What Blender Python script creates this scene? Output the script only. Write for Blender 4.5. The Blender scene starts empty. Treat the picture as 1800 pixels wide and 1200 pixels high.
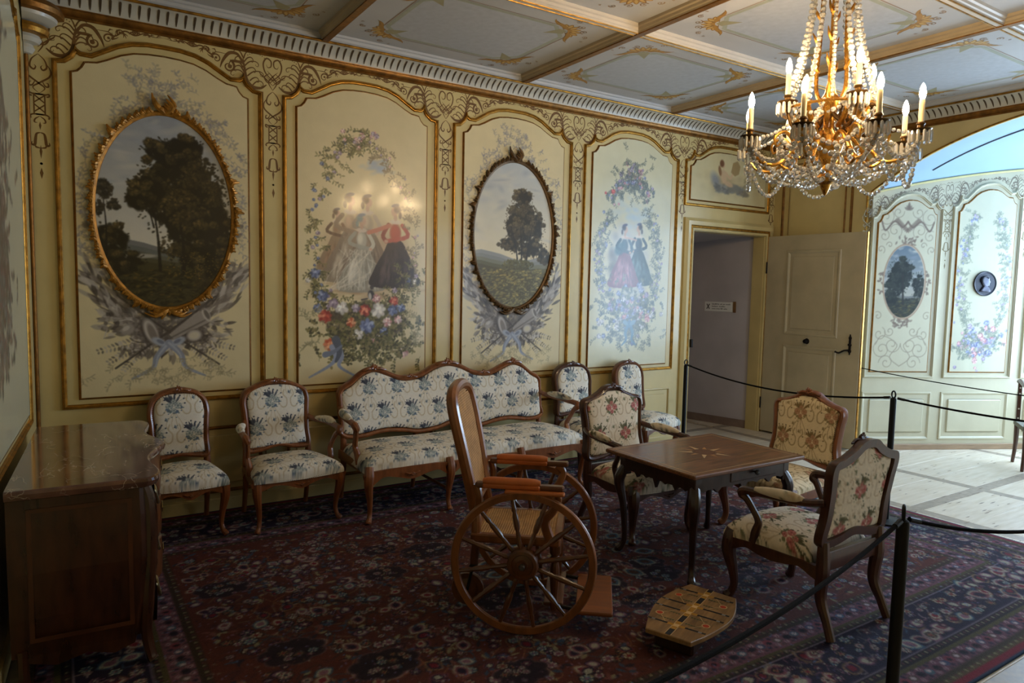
import bpy, math, random
import numpy as np
from mathutils import Matrix, Vector

# ------------------------------------------------------------------ camera, light, exposure
scene = bpy.context.scene
COL = scene.collection
PI = math.pi

cam_data = bpy.data.cameras.new('camera')
cam = bpy.data.objects.new('camera', cam_data)
COL.objects.link(cam)
cam_data.sensor_width = 36.0
cam_data.lens = 1226.7 / 1800 * 36.0
cam_data.clip_start = 0.02

def aim(yaw, pitch, roll, loc):
    f = Vector((math.sin(yaw) * math.cos(pitch), math.cos(yaw) * math.cos(pitch), math.sin(pitch)))
    r = Vector((math.cos(yaw), -math.sin(yaw), 0))
    u = r.cross(f)
    r2 = r * math.cos(roll) + u * math.sin(roll)
    u2 = u * math.cos(roll) - r * math.sin(roll)
    m = Matrix((r2, u2, -f)).transposed().to_4x4()
    m.translation = loc
    return m
cam.matrix_world = aim(math.radians(32.994), math.radians(-4.642), math.radians(1.163), Vector((0, -5.6, 1.77)))
scene.camera = cam

world = bpy.data.worlds.new('world')
scene.world = world
world.use_nodes = True
world.node_tree.nodes['Background'].inputs[0].default_value = (0.62, 0.78, 1.0, 1)
world.node_tree.nodes['Background'].inputs[1].default_value = 1.0

def area(name, loc, direction, w, h, power, color):
    l = bpy.data.lights.new(name, 'AREA')
    l.shape = 'RECTANGLE'; l.size = w; l.size_y = h; l.energy = power; l.color = color
    o = bpy.data.objects.new(name, l); COL.objects.link(o)
    o.location = loc
    o.rotation_euler = Vector(direction).to_track_quat('-Z', 'Y').to_euler()
    return o
area('bay_window_daylight', (9.86, -3.23, 1.75), (-1, 0, -0.06), 1.55, 2.35, 285, (0.56, 0.76, 1.0))
area('bay_side_window_daylight', (9.0, -4.72, 1.75), (-0.445, 0.895, -0.06), 0.9, 2.35, 85, (0.56, 0.76, 1.0))
area('guessed_front_window_fill', (6.2, -6.62, 1.75), (-0.05, 1, -0.05), 1.15, 2.2, 48, (0.62, 0.79, 1.0))  # unseen front window is a guess, added to brighten the cushions and rug

vs = scene.view_settings
vs.view_transform = 'Standard'; vs.look = 'None'; vs.gamma = 1.0; vs.use_curve_mapping = False
vs.exposure = 0.1
scene.cycles.max_bounces = 7
scene.cycles.diffuse_bounces = 3
scene.cycles.glossy_bounces = 3
scene.cycles.transmission_bounces = 8
scene.cycles.caustics_reflective = False
scene.cycles.caustics_refractive = False
scene.cycles.sample_clamp_indirect = 4.0

# ------------------------------------------------------------------ helpers
def lin(c):
    c = np.asarray(c, float) / 255.0
    return np.where(c <= 0.04045, c / 12.92, ((c + 0.055) / 1.055) ** 2.4)
def rgba(c):
    l = lin(c); return (float(l[0]), float(l[1]), float(l[2]), 1.0)

MATS = {}
def mat(name, col=None, rough=0.5, metal=0.0, vary=0.15, scale=8.0, stretch=(1, 1, 1), bump=0.0, bscale=60.0,
        coat=0.0, spec=0.5, attr=False, emit=None, trans=0.0, ior=1.5, col2=None, rvary=0.1):
    if name in MATS: return MATS[name]
    m = bpy.data.materials.new(name); m.use_nodes = True
    nt = m.node_tree; b = nt.nodes['Principled BSDF']
    tc = nt.nodes.new('ShaderNodeTexCoord')
    mp = nt.nodes.new('ShaderNodeMapping'); mp.inputs['Scale'].default_value = stretch
    nt.links.new(tc.outputs['Object'], mp.inputs[0])
    nz = nt.nodes.new('ShaderNodeTexNoise'); nz.inputs['Scale'].default_value = scale
    nz.inputs['Detail'].default_value = 5
    nt.links.new(mp.outputs[0], nz.inputs[0])
    rp = nt.nodes.new('ShaderNodeValToRGB')
    rp.color_ramp.elements[0].position = 0.3; rp.color_ramp.elements[1].position = 0.7
    mx = nt.nodes.new('ShaderNodeMix'); mx.data_type = 'RGBA'
    if attr:
        at = nt.nodes.new('ShaderNodeAttribute'); at.attribute_name = 'Col'
        mx.blend_type = 'MULTIPLY'; mx.inputs[0].default_value = 1.0
        g = 1 - vary
        rp.color_ramp.elements[0].color = (g, g, g, 1); rp.color_ramp.elements[1].color = (1, 1, 1, 1)
        nt.links.new(at.outputs['Color'], mx.inputs[6]); nt.links.new(rp.outputs[0], mx.inputs[7])
        nt.links.new(nz.outputs[0], rp.inputs[0]); nt.links.new(mx.outputs[2], b.inputs['Base Color'])
    else:
        c = rgba(col); d = rgba(col2) if col2 else tuple(x * (1 - vary) ** 1.6 for x in c[:3]) + (1,)
        rp.color_ramp.elements[0].color = d; rp.color_ramp.elements[1].color = c
        nt.links.new(nz.outputs[0], rp.inputs[0]); nt.links.new(rp.outputs[0], b.inputs['Base Color'])
    b.inputs['Metallic'].default_value = metal
    mr = nt.nodes.new('ShaderNodeMapRange')
    mr.inputs[3].default_value = max(0.02, rough - rvary); mr.inputs[4].default_value = min(1, rough + rvary)
    nt.links.new(nz.outputs[0], mr.inputs[0]); nt.links.new(mr.outputs[0], b.inputs['Roughness'])
    b.inputs['Specular IOR Level'].default_value = spec
    b.inputs['Coat Weight'].default_value = coat
    b.inputs['Coat Roughness'].default_value = 0.12
    b.inputs['IOR'].default_value = ior
    if trans: b.inputs['Transmission Weight'].default_value = trans
    if bump:
        n2 = nt.nodes.new('ShaderNodeTexNoise'); n2.inputs['Scale'].default_value = bscale
        n2.inputs['Detail'].default_value = 3
        nt.links.new(mp.outputs[0], n2.inputs[0])
        bp = nt.nodes.new('ShaderNodeBump'); bp.inputs['Strength'].default_value = bump
        bp.inputs['Distance'].default_value = 0.01
        nt.links.new(n2.outputs[0], bp.inputs['Height']); nt.links.new(bp.outputs[0], b.inputs['Normal'])
    if emit:
        b.inputs['Emission Color'].default_value = (*emit[:3], 1)
        b.inputs['Emission Strength'].default_value = emit[3]
    MATS[name] = m
    return m

class MB:
    """collects vertices and faces for one mesh object"""
    def __init__(s): s.v = []; s.f = []
    def add(s, vs_, fs):
        o = len(s.v); s.v += [tuple(map(float, p)) for p in vs_]; s.f += [tuple(i + o for i in f) for f in fs]; return s
    def box(s, x0, x1, y0, y1, z0, z1, bev=0.0):
        x0, x1 = min(x0, x1), max(x0, x1); y0, y1 = min(y0, y1), max(y0, y1); z0, z1 = min(z0, z1), max(z0, z1)
        if bev <= 0:
            return s.add([(x, y, z) for z in (z0, z1) for y in (y0, y1) for x in (x0, x1)],
                         [(0, 2, 3, 1), (4, 5, 7, 6), (0, 1, 5, 4), (2, 6, 7, 3), (0, 4, 6, 2), (1, 3, 7, 5)])
        b = min(bev, (x1 - x0) / 2.01, (y1 - y0) / 2.01, (z1 - z0) / 2.01)
        def ring(z, d):
            return [(x0 + d + b, y0 + d, z), (x1 - d - b, y0 + d, z), (x1 - d, y0 + d + b, z), (x1 - d, y1 - d - b, z),
                    (x1 - d - b, y1 - d, z), (x0 + d + b, y1 - d, z), (x0 + d, y1 - d - b, z), (x0 + d, y0 + d + b, z)]
        rs = [ring(z0, b * .6), ring(z0 + b, 0), ring(z1 - b, 0), ring(z1, b * .6)]
        return s.loft(rs, cap=True)
    def loft(s, rings, closed=True, cap=True):
        n = len(rings[0]); o = len(s.v)
        for r in rings: s.v += [tuple(map(float, p)) for p in r]
        for i in range(len(rings) - 1):
            for j in range(n if closed else n - 1):
                a = o + i * n + j; b = o + i * n + (j + 1) % n
                s.f.append((a, b, b + n, a + n))
        if cap and closed:
            s.f.append(tuple(o + j for j in range(n))[::-1])
            s.f.append(tuple(o + (len(rings) - 1) * n + j for j in range(n)))
        return s
    def tube(s, pts, rad, seg=8, cap=True, flat=None):
        """sweep a circle (or an ellipse, flat=(axis vector, ratio)) along a path"""
        P = [Vector(p) for p in pts]; n = len(P)
        R = list(rad) if hasattr(rad, '__len__') else [rad] * n
        rings = []; up = None
        for i in range(n):
            t = (P[min(i + 1, n - 1)] - P[max(i - 1, 0)])
            t = t.normalized() if t.length > 1e-9 else Vector((0, 0, 1))
            if up is None:
                up = Vector((0, 0, 1)) if abs(t.z) < 0.9 else Vector((1, 0, 0))
            up = (up - t * up.dot(t)); up = up.normalized() if up.length > 1e-6 else t.orthogonal().normalized()
            sd = t.cross(up)
            ring = []
            for k in range(seg):
                a = 2 * PI * k / seg
                d = up * math.cos(a) * R[i] + sd * math.sin(a) * R[i]
                if flat: ax = Vector(flat[0]).normalized(); d = d - ax * d.dot(ax) * (1 - flat[1])
                ring.append(P[i] + d)
            rings.append(ring)
        return s.loft(rings, True, cap)
    def lathe(s, prof, seg=16, c=(0, 0, 0), axis='z', a0=0, a1=2 * PI, cap=True):
        full = abs(a1 - a0 - 2 * PI) < 1e-6
        rings = []
        for (r, h) in prof:
            ring = []
            for k in range(seg if full else seg + 1):
                a = a0 + (a1 - a0) * k / seg
                x, y = r * math.cos(a), r * math.sin(a)
                p = {'z': (x, y, h), 'y': (x, h, y), 'x': (h, x, y)}[axis]
                ring.append((c[0] + p[0], c[1] + p[1], c[2] + p[2]))
            rings.append(ring)
        return s.loft(rings, full, cap and full)
    def ball(s, c, r, seg=8, rings=6, rot=0):
        r = r if hasattr(r, '__len__') else (r, r, r)
        rs = []
        ca, sa = math.cos(rot), math.sin(rot)
        for i in range(rings + 1):
            a = PI * i / rings; q = max(math.sin(a), 0.02)
            ring = []
            for k in range(seg):
                x = r[0] * q * math.cos(2 * PI * k / seg); y = r[1] * q * math.sin(2 * PI * k / seg)
                z = -r[2] * math.cos(a)
                ring.append((c[0] + x * ca - z * sa, c[1] + y, c[2] + x * sa + z * ca))
            rs.append(ring)
        return s.loft(rs, True, True)
    def prism(s, poly, y0, y1, plane='xz'):
        n = len(poly); mk = {'xz': lambda p, h: (p[0], h, p[1]), 'xy': lambda p, h: (p[0], p[1], h), 'yz': lambda p, h: (h, p[0], p[1])}[plane]
        return s.loft([[mk(p, y0) for p in poly], [mk(p, y1) for p in poly]], True, True)
    def sweep(s, outline, prof, closed=True, mk=None):
        """mitred moulding: profile points (inset, height) run round a 2D outline"""
        mk = mk or (lambda x, z, h: (x, -h, z))
        P = np.asarray(outline, float); n = len(P)
        nx = np.roll(P, -1, 0) if closed else np.vstack([P[1:], 2 * P[-1:] - P[-2:-1]])
        pv = np.roll(P, 1, 0) if closed else np.vstack([2 * P[:1] - P[1:2], P[:-1]])
        d1 = P - pv; d1 /= np.linalg.norm(d1, axis=1)[:, None] + 1e-12
        d2 = nx - P; d2 /= np.linalg.norm(d2, axis=1)[:, None] + 1e-12
        n1 = np.stack([-d1[:, 1], d1[:, 0]], 1); n2 = np.stack([-d2[:, 1], d2[:, 0]], 1)
        m = n1 + n2; l = (m * m).sum(1); m = m * (2 / np.maximum(l, 0.9))[:, None] 
        rings = [[mk(P[i, 0] + m[i, 0] * o, P[i, 1] + m[i, 1] * o, h) for (o, h) in prof] for i in range(n)]
        k = len(prof); o = len(s.v)
        for r in rings: s.v += [tuple(map(float, p)) for p in r]
        for i in range(n if closed else n - 1):
            j = (i + 1) % n
            for q in range(k - 1):
                s.f.append((o + i * k + q, o + j * k + q, o + j * k + q + 1, o + i * k + q + 1))
        return s
    def warp(s, fn):
        s.v = [tuple(fn(*p)) for p in s.v]; return s
    def mesh(s, name, smooth=True, angle=0.6):
        me = bpy.data.meshes.new(name)
        me.from_pydata(s.v, [], s.f); me.update()
        fix_normals(me)
        if smooth:
            me.polygons.foreach_set('use_smooth', [True] * len(me.polygons))
            try: me.set_sharp_from_angle(angle=angle)
            except Exception: pass
        return me
    def build(s, name, material, parent=None, smooth=True, **props):
        return link(name, s.mesh(name, smooth), material, parent, **props)

def fix_normals(me):
    import bmesh
    bm = bmesh.new(); bm.from_mesh(me); bmesh.ops.recalc_face_normals(bm, faces=bm.faces); bm.to_mesh(me); bm.free()

def link(name, me, material=None, parent=None, loc=None, rz=0, label=None, cat=None, group=None, kind=None):
    o = bpy.data.objects.new(name, me)
    COL.objects.link(o)
    if material and me and not len(me.materials): me.materials.append(material)
    if parent: o.parent = parent
    if loc: o.location = loc
    if rz: o.rotation_euler = (0, 0, rz)
    tag(o, label, cat, group, kind)
    return o
def tag(o, label=None, cat=None, group=None, kind=None):
    if label: o['label'] = label
    if cat: o['category'] = cat
    if group: o['group'] = group
    if kind: o['kind'] = kind
    return o
def thing(name, label, cat, loc=(0, 0, 0), rz=0, group=None):
    return link(name, None, None, None, loc, rz, label, cat, group)
def copy_tree(o, parent=None):
    c = o.copy(); COL.objects.link(c); c.parent = parent
    for ch in list(o.children):
        if ch.name in bpy.data.objects: copy_tree(ch, c)
    return c
def place(root, loc, rz, label=None, group=None):
    c = copy_tree(root); c.location = loc; c.rotation_euler = (0, 0, rz)
    tag(c, label, None, group); return c

def cr(pts, n=6, closed=False):
    """Catmull-Rom through control points"""
    P = [np.asarray(p, float) for p in pts]; out = []
    m = len(P); N = m if closed else m - 1
    for i in range(N):
        if closed: p0, p1, p2, p3 = P[i - 1], P[i], P[(i + 1) % m], P[(i + 2) % m]
        else: p0, p1, p2, p3 = P[max(i - 1, 0)], P[i], P[i + 1], P[min(i + 2, m - 1)]
        for k in range(n):
            t = k / n
            out.append(0.5 * ((2 * p1) + (-p0 + p2) * t + (2 * p0 - 5 * p1 + 4 * p2 - p3) * t * t + (-p0 + 3 * p1 - 3 * p2 + p3) * t ** 3))
    if not closed: out.append(P[-1])
    return [tuple(p) for p in out]
def interp_r(r, n):
    """radii for the points of cr(): linear between control values"""
    out = []
    for i in range(len(r) - 1): out += [r[i] + (r[i + 1] - r[i]) * k / n for k in range(n)]
    return out + [r[-1]]
def limb(mb, pts, rad, n=5, seg=8, **k): return mb.tube(cr(pts, n), interp_r(rad, n), seg, **k)

# ------------------------------------------------------------------ flat painting: ribbons and canvases
class RB:
    """flat painted strokes as thin ribbons in a 2D plane, each with its own colour"""
    def __init__(s): s.v = []; s.f = []; s.c = []; s.n = 0
    def stroke(s, pts, w, col, taper=True):
        P = np.asarray(pts, float); n = len(P)
        if n < 2: return
        t = np.gradient(P, axis=0); t /= np.linalg.norm(t, axis=1)[:, None] + 1e-9
        nn = np.stack([-t[:, 1], t[:, 0]], 1)
        ww = np.full(n, w / 2.0)
        if taper is True: ww *= np.clip(np.sin(np.linspace(0.25, PI - 0.12, n)), 0.18, 1)
        elif taper == 'out': ww *= np.linspace(1, 0.15, n)
        o = len(s.v); h = 0.0006 + 0.000004 * s.n; s.n += 1
        for i in range(n):
            for sg in (1, -1):
                q = P[i] + nn[i] * ww[i] * sg; s.v.append((q[0], -h, q[1])); s.c.append(col)
        for i in range(n - 1): s.f.append((o + 2 * i, o + 2 * i + 1, o + 2 * i + 3, o + 2 * i + 2))
    def poly(s, pts, col):
        o = len(s.v); h = 0.0006 + 0.000004 * s.n; s.n += 1
        for p in pts: s.v.append((p[0], -h, p[1])); s.c.append(col)
        s.f.append(tuple(range(o, o + len(pts))))
    def disc(s, x, z, r, col, k=10): s.poly([(x + r * math.cos(2 * PI * i / k), z + r * math.sin(2 * PI * i / k)) for i in range(k)], col)
    def spiral(s, x, z, r, a0, turns, w, col, lead=None):
        n = int(14 * abs(turns)) + 6
        t = np.linspace(0, 1, n); a = a0 + 2 * PI * turns * t; rr = r * (1 - 0.82 * t)
        pts = np.stack([x + rr * np.cos(a), z + rr * np.sin(a)], 1).tolist()
        if lead: pts = cr([lead, pts[0]], 4)[:-1] + pts
        s.stroke(pts, w, col, 'out'); s.disc(pts[-1][0], pts[-1][1], w * 0.75, col, 8)
    def mirror(s, cx=0.0):
        o = len(s.v)
        s.v += [(2 * cx - x, y, z) for x, y, z in s.v[:o]]; s.c += s.c[:o]
        s.f += [tuple(i + o for i in f[::-1]) for f in s.f[:]]
        return s
    def mesh(s, name):
        me = bpy.data.meshes.new(name); me.from_pydata(s.v, [], s.f); me.update()
        c = np.ones((len(s.v), 4)); c[:, :3] = lin(np.array(s.c))
        a = me.color_attributes.new('Col', 'FLOAT_COLOR', 'POINT'); a.data.foreach_set('color', c.ravel())
        return me

class Canvas:
    """a painted surface: dabs of colour on a raster measured in metres"""
    def __init__(s, w, h, res, base):
        s.w, s.h, s.res = w, h, res
        s.W, s.H = int(round(w / res)) + 1, int(round(h / res)) + 1
        s.a = np.empty((s.H, s.W, 3)); s.a[:] = base
    def win(s, x0, x1, y0, y1):
        i0 = max(0, int(math.floor(x0 / s.res))); i1 = min(s.W, int(math.ceil(x1 / s.res)) + 1)
        j0 = max(0, int(math.floor(y0 / s.res))); j1 = min(s.H, int(math.ceil(y1 / s.res)) + 1)
        if i1 <= i0 or j1 <= j0: return None
        X = (np.arange(i0, i1) * s.res)[None, :]; Y = (np.arange(j0, j1) * s.res)[:, None]
        return (slice(j0, j1), slice(i0, i1)), X, Y
    def mixin(s, sl, m, col):
        m = m[..., None]; s.a[sl] = s.a[sl] * (1 - m) + np.asarray(col, float) * m
    def dab(s, x, y, rx, ry, ang, col, al=1.0, soft=0.35):
        R = max(rx, ry) * 1.05
        q = s.win(x - R, x + R, y - R, y + R)
        if q is None: return
        sl, X, Y = q; c, n = math.cos(ang), math.sin(ang)
        u = ((X - x) * c + (Y - y) * n) / rx; v = (-(X - x) * n + (Y - y) * c) / ry
        d = np.sqrt(u * u + v * v)
        s.mixin(sl, al * np.clip((1 - d) / soft, 0, 1), col)
    def leaf(s, x, y, l, w, ang, col, al=1.0):
        q = s.win(x - l, x + l, y - l, y + l)
        if q is None: return
        sl, X, Y = q; c, n = math.cos(ang), math.sin(ang)
        u = ((X - x) * c + (Y - y) * n) / l; v = (-(X - x) * n + (Y - y) * c) / w
        m = np.clip((np.clip(u * (1 - u) * 4, 0, 1) - np.abs(v)) / 0.3, 0, 1) * (u > 0) * (u < 1)
        s.mixin(sl, al * m, col)
    def line(s, pts, w, col, al=1.0, taper=False):
        P = np.asarray(pts, float)
        for i in range(len(P) - 1):
            (x0, y0), (x1, y1) = P[i], P[i + 1]
            ww = w * (1 - 0.75 * i / max(1, len(P) - 1)) if taper else w
            q = s.win(min(x0, x1) - ww, max(x0, x1) + ww, min(y0, y1) - ww, max(y0, y1) + ww)
            if q is None: continue
            sl, X, Y = q; dx, dy = x1 - x0, y1 - y0; L = dx * dx + dy * dy + 1e-12
            t = np.clip(((X - x0) * dx + (Y - y0) * dy) / L, 0, 1)
            d = np.sqrt((X - x0 - t * dx) ** 2 + (Y - y0 - t * dy) ** 2)
            s.mixin(sl, al * np.clip((ww / 2 + s.res * 0.5 - d) / s.res, 0, 1), col)
    def poly(s, pts, col, al=1.0):
        P = np.asarray(pts, float)
        q = s.win(P[:, 0].min(), P[:, 0].max(), P[:, 1].min(), P[:, 1].max())
        if q is None: return
        sl, X, Y = q; ins = inside(P, X + 0 * Y, Y + 0 * X)
        s.mixin(sl, al * ins.astype(float), col)
    def sample(s, x, y):
        fx = np.clip(np.asarray(x) / s.res, 0, s.W - 1.001); fy = np.clip(np.asarray(y) / s.res, 0, s.H - 1.001)
        i = fx.astype(int); j = fy.astype(int); a = (fx - i)[..., None]; b = (fy - j)[..., None]
        A = s.a
        return (A[j, i] * (1 - a) + A[j, i + 1] * a) * (1 - b) + (A[j + 1, i] * (1 - a) + A[j + 1, i + 1] * a) * b
    def blur(s):
        a = s.a; p = np.pad(a, ((1, 1), (1, 1), (0, 0)), 'edge')
        s.a = (p[1:-1, 1:-1] * 4 + (p[:-2, 1:-1] + p[2:, 1:-1] + p[1:-1, :-2] + p[1:-1, 2:]) * 2 + p[:-2, :-2] + p[2:, 2:] + p[:-2, 2:] + p[2:, :-2]) / 16
    def tint(s, amp, scale, rng):
        """slow uneven tone of old paint"""
        n = max(3, int(max(s.w, s.h) / scale))
        g = rng.normal(0, 1, (n + 2, n + 2)); yy = np.linspace(0, n, s.H); xx = np.linspace(0, n, s.W)
        j = yy.astype(int); i = xx.astype(int); b = (yy - j)[:, None]; a = (xx - i)[None, :]
        f = (g[np.ix_(j, i)] * (1 - a) + g[np.ix_(j, i + 1)] * a) * (1 - b) + (g[np.ix_(j + 1, i)] * (1 - a) + g[np.ix_(j + 1, i + 1)] * a) * b
        s.a *= (1 + amp * f)[..., None]

def inside(P, X, Y):
    r = np.zeros(np.shape(X), bool); n = len(P)
    for i in range(n):
        x0, y0 = P[i][0], P[i][1]; x1, y1 = P[(i + 1) % n][0], P[(i + 1) % n][1]
        if y0 == y1: continue
        c = (Y < max(y0, y1)) & (Y >= min(y0, y1)) & (X < (x1 - x0) * (Y - y0) / (y1 - y0) + x0)
        r ^= c
    return r

def numpy_mesh(name, verts, quads, col=None, smooth=False):
    me = bpy.data.meshes.new(name)
    nv, nq = len(verts), len(quads)
    me.vertices.add(nv); me.vertices.foreach_set('co', np.ascontiguousarray(verts, np.float32).ravel())
    me.loops.add(nq * 4); me.loops.foreach_set('vertex_index', np.ascontiguousarray(quads, np.int32).ravel())
    me.polygons.add(nq); me.polygons.foreach_set('loop_start', np.arange(0, nq * 4, 4, dtype=np.int32))
    if smooth: me.polygons.foreach_set('use_smooth', np.ones(nq, bool))
    me.update(calc_edges=True)
    if col is not None:
        c = np.ones((nv, 4), np.float32); c[:, :3] = lin(np.clip(col, 0, 255))
        a = me.color_attributes.new('Col', 'FLOAT_COLOR', 'POINT'); a.data.foreach_set('color', c.ravel())
    return me

def grid_quads(nr, nc, keep=None):
    j, i = np.meshgrid(np.arange(nr - 1), np.arange(nc - 1), indexing='ij')
    a = j * nc + i
    q = np.stack([a, a + 1, a + nc + 1, a + nc], -1).reshape(-1, 4)
    return q if keep is None else q[keep.reshape(-1)]

def canvas_mesh(name, cv, step, poly=None, depth=0.0, off=(0, 0), plane='wall'):
    """the canvas as a flat grid coloured at its vertices, cut to a polygon"""
    nc = int(cv.w / step) + 1; nr = int(cv.h / step) + 1
    xs = np.linspace(0, cv.w, nc); ys = np.linspace(0, cv.h, nr)
    X, Y = np.meshgrid(xs, ys)
    col = cv.sample(X, Y).reshape(-1, 3)
    if plane == 'wall': V = np.stack([X + off[0], np.full_like(X, -depth), Y + off[1]], -1).reshape(-1, 3)
    else: V = np.stack([X + off[0], Y + off[1], np.full_like(X, depth)], -1).reshape(-1, 3)
    keep = None
    if poly is not None:
        cx = (X[:-1, :-1] + X[1:, 1:]) / 2 + off[0]; cy = (Y[:-1, :-1] + Y[1:, 1:]) / 2 + off[1]
        keep = inside(np.asarray(poly), cx, cy)
    Q = grid_quads(nr, nc, keep)
    used = np.unique(Q); mp = np.full(len(V), -1); mp[used] = np.arange(len(used))
    return numpy_mesh(name, V[used], mp[Q], col[used])
# ------------------------------------------------------------------ materials
WALL = mat('cream_yellow_wall_paint', (212, 190, 130), 0.36, vary=0.10, scale=3.0, coat=0.25, bump=0.05, bscale=30)
BAYP = mat('pale_green_cream_paint', (194, 187, 158), 0.45, vary=0.08, scale=3.0, coat=0.05, bump=0.05, bscale=30)
PAINT = mat('oil_painted_panel', rough=0.33, vary=0.06, scale=9, attr=True, coat=0.40, bump=0.07, bscale=70)
PAINTB = mat('matt_painted_panel', rough=0.6, vary=0.05, scale=9, attr=True, bump=0.05, bscale=70, spec=0.25)
STROKE = mat('painted_ornament', rough=0.5, vary=0.15, scale=20, attr=True)
GOLD = mat('worn_gilding', (196, 142, 56), 0.36, 0.8, vary=0.45, scale=22, bump=0.15, bscale=90)
DGOLD = mat('dark_old_gilding', (146, 98, 36), 0.40, 0.6, vary=0.35, scale=18, bump=0.2, bscale=60)
CEILM = mat('grey_white_ceiling_paint', (186, 184, 182), 0.6, vary=0.08, scale=2.0, bump=0.03)
COVEM = mat('white_cove_paint', (196, 190, 174), 0.45, vary=0.10, scale=5, coat=0.15)
FLUTE_SHADE = mat('painted_flute_shade', (84, 66, 44), 0.5, vary=0.3, scale=12)  # dark brown stands for the shade inside the grooves
BEAMW = mat('warm_white_beam_paint', (204, 194, 180), 0.5, vary=0.07, scale=6)
BLUEW = mat('pale_blue_vault_paint', (158, 190, 220), 0.5, vary=0.05, scale=2)
DOORP = mat('old_cream_door_paint', (194, 180, 148), 0.42, vary=0.12, scale=4, coat=0.1, bump=0.05, bscale=40)
GREYP = mat('grey_lilac_plaster', (184, 176, 178), 0.6, vary=0.10, scale=2.5, bump=0.05)
PINE = mat('pale_scrubbed_pine', (226, 214, 194), 0.42, vary=0.16, scale=3.0, stretch=(1.2, 9, 1), bump=0.05, bscale=20, col2=(206, 190, 164))
OAKST = mat('grey_oak_strip', (176, 161, 142), 0.45, vary=0.25, scale=4, stretch=(6, 6, 1), bump=0.05)
BLACKM = mat('black_steel', (12, 12, 13), 0.5, 0.2, vary=0.1, spec=0.3)
IRON = mat('dark_wrought_iron', (34, 28, 26), 0.5, 0.6, vary=0.3, bump=0.2)

def pane_mat():
    m = bpy.data.materials.new('window_glass'); m.use_nodes = True; nt = m.node_tree
    for n in list(nt.nodes): nt.nodes.remove(n)
    o = nt.nodes.new('ShaderNodeOutputMaterial'); mx = nt.nodes.new('ShaderNodeMixShader')
    t = nt.nodes.new('ShaderNodeBsdfTransparent'); g = nt.nodes.new('ShaderNodeBsdfGlossy'); g.inputs['Roughness'].default_value = 0.02
    mx.inputs[0].default_value = 0.05
    nt.links.new(t.outputs[0], mx.inputs[1]); nt.links.new(g.outputs[0], mx.inputs[2]); nt.links.new(mx.outputs[0], o.inputs[0])
    return m
PANE = pane_mat()

# ------------------------------------------------------------------ floor
XL, XE, YF = -0.15, 7.47, -6.46          # left wall, end wall, front wall; the back wall stands on y = 0
CORN, ZB, ZC = 3.495, 3.612, 3.672        # foot of the cornice, underside of the beams, coffer fields
floor = MB().box(-0.8, 10.2, -6.9, 1.9, -0.12, -0.022).build('floor', OAKST, kind='structure')
xs = [-0.15, 1.35, 2.85, 4.35, 5.85, 7.0, 8.75, 9.95]
ys = [1.75, 0.4, -1.12, -2.70, -4.28, -5.6, -6.46]
def under_rug(x0, x1, y0, y1): return x0 > 0.3 and x1 < 5.5 and y0 > -3.9 and y1 < -0.3
rnd = random.Random(3)
for i in range(len(xs) - 1):
    for j in range(len(ys) - 1):
        x0, x1, y1, y0 = xs[i], xs[i + 1], ys[j], ys[j + 1]
        if under_rug(x0, x1, y0, y1): continue
        if y0 > -0.5 and not (4.3 < x0 < 7.3 or j == 1): continue
        nb = 4; bw = (y1 - y0 - 0.11) / nb
        for k in range(nb):
            a = y0 + 0.055 + k * bw
            MB().box(x0 + 0.055, x1 - 0.055, a + 0.0012, a + bw - 0.0012, -0.03, -0.0008 * rnd.random(), 0.002).build('floor_board', PINE, floor, smooth=False)
for x in xs[1:-1]:
    MB().box(x - 0.054, x + 0.054, YF, 0.4, -0.03, -0.001).build('border_strip', OAKST, floor, smooth=False)
for y in ys[1:-1]:
    for i in range(len(xs) - 1):
        MB().box(xs[i] + 0.055, xs[i + 1] - 0.055, y - 0.054, y + 0.054, -0.03, -0.001).build('border_strip', OAKST, floor, smooth=False)
# small dark knots of the pine boards, lying in the wood
kn = RB(); rk = random.Random(8)
for _ in range(420):
    x = rk.uniform(5.4, 9.6); y = rk.uniform(-5.2, -1.1); l = rk.uniform(0.012, 0.05)
    kn.stroke([(x - l, y), (x, y + rk.uniform(-0.003, 0.003)), (x + l, y)], rk.uniform(0.004, 0.011), rk.choice([(120, 98, 76), (98, 80, 66), (150, 126, 98)]))
kme = kn.mesh('knots'); kme.transform(Matrix(((1, 0, 0, 0), (0, 0, 1, 0), (0, -1, 0, 0), (0, 0, 0, 1))))
link('knots', kme, STROKE, floor, kind='stuff')

# ------------------------------------------------------------------ back wall
DX0, DX1, DZ = 6.04, 7.32, 2.43
wall_back = (MB().box(-0.35, DX0, 0, 0.16, 0, 3.85).box(DX0, DX1, 0, 0.16, DZ, 3.85).box(DX1, 7.62, 0, 0.16, 0, 3.85)
             .build('wall_back', WALL, smooth=False, kind='structure'))

def shaped(w, zb, zs, soft=False, sh=lambda x: 0.0, k=1.0):
    """outline of a panel with eared and arched head, counter-clockwise from the lower left"""
    h = [(0, 0), (0.06, 0.010), (0.098, 0.040), (0.118, 0.072), (0.132, 0.112), (0.140, 0.090), (0.165, 0.072), (0.22, 0.070), (0.29, 0.110), (0.37, 0.158), (0.46, 0.192), (0.56, 0.208)] if not soft else \
        [(0, 0), (0.035, 0.012), (0.062, 0.042), (0.078, 0.074), (0.10, 0.078), (0.15, 0.084), (0.21, 0.112), (0.29, 0.156), (0.37, 0.184), (0.46, 0.196)]
    e = [(x * k, z) for x, z in h]
    top = [(w - x, zs + z) for x, z in e] + [(w / 2, zs + (0.210 if not soft else 0.2))] + [(x, zs + z) for x, z in e[::-1]]
    pts = [(0, zb), (w, zb)] + top
    return [(x, z + (sh(x) if i > 1 else 0)) for i, (x, z) in enumerate(pts)]
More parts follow.
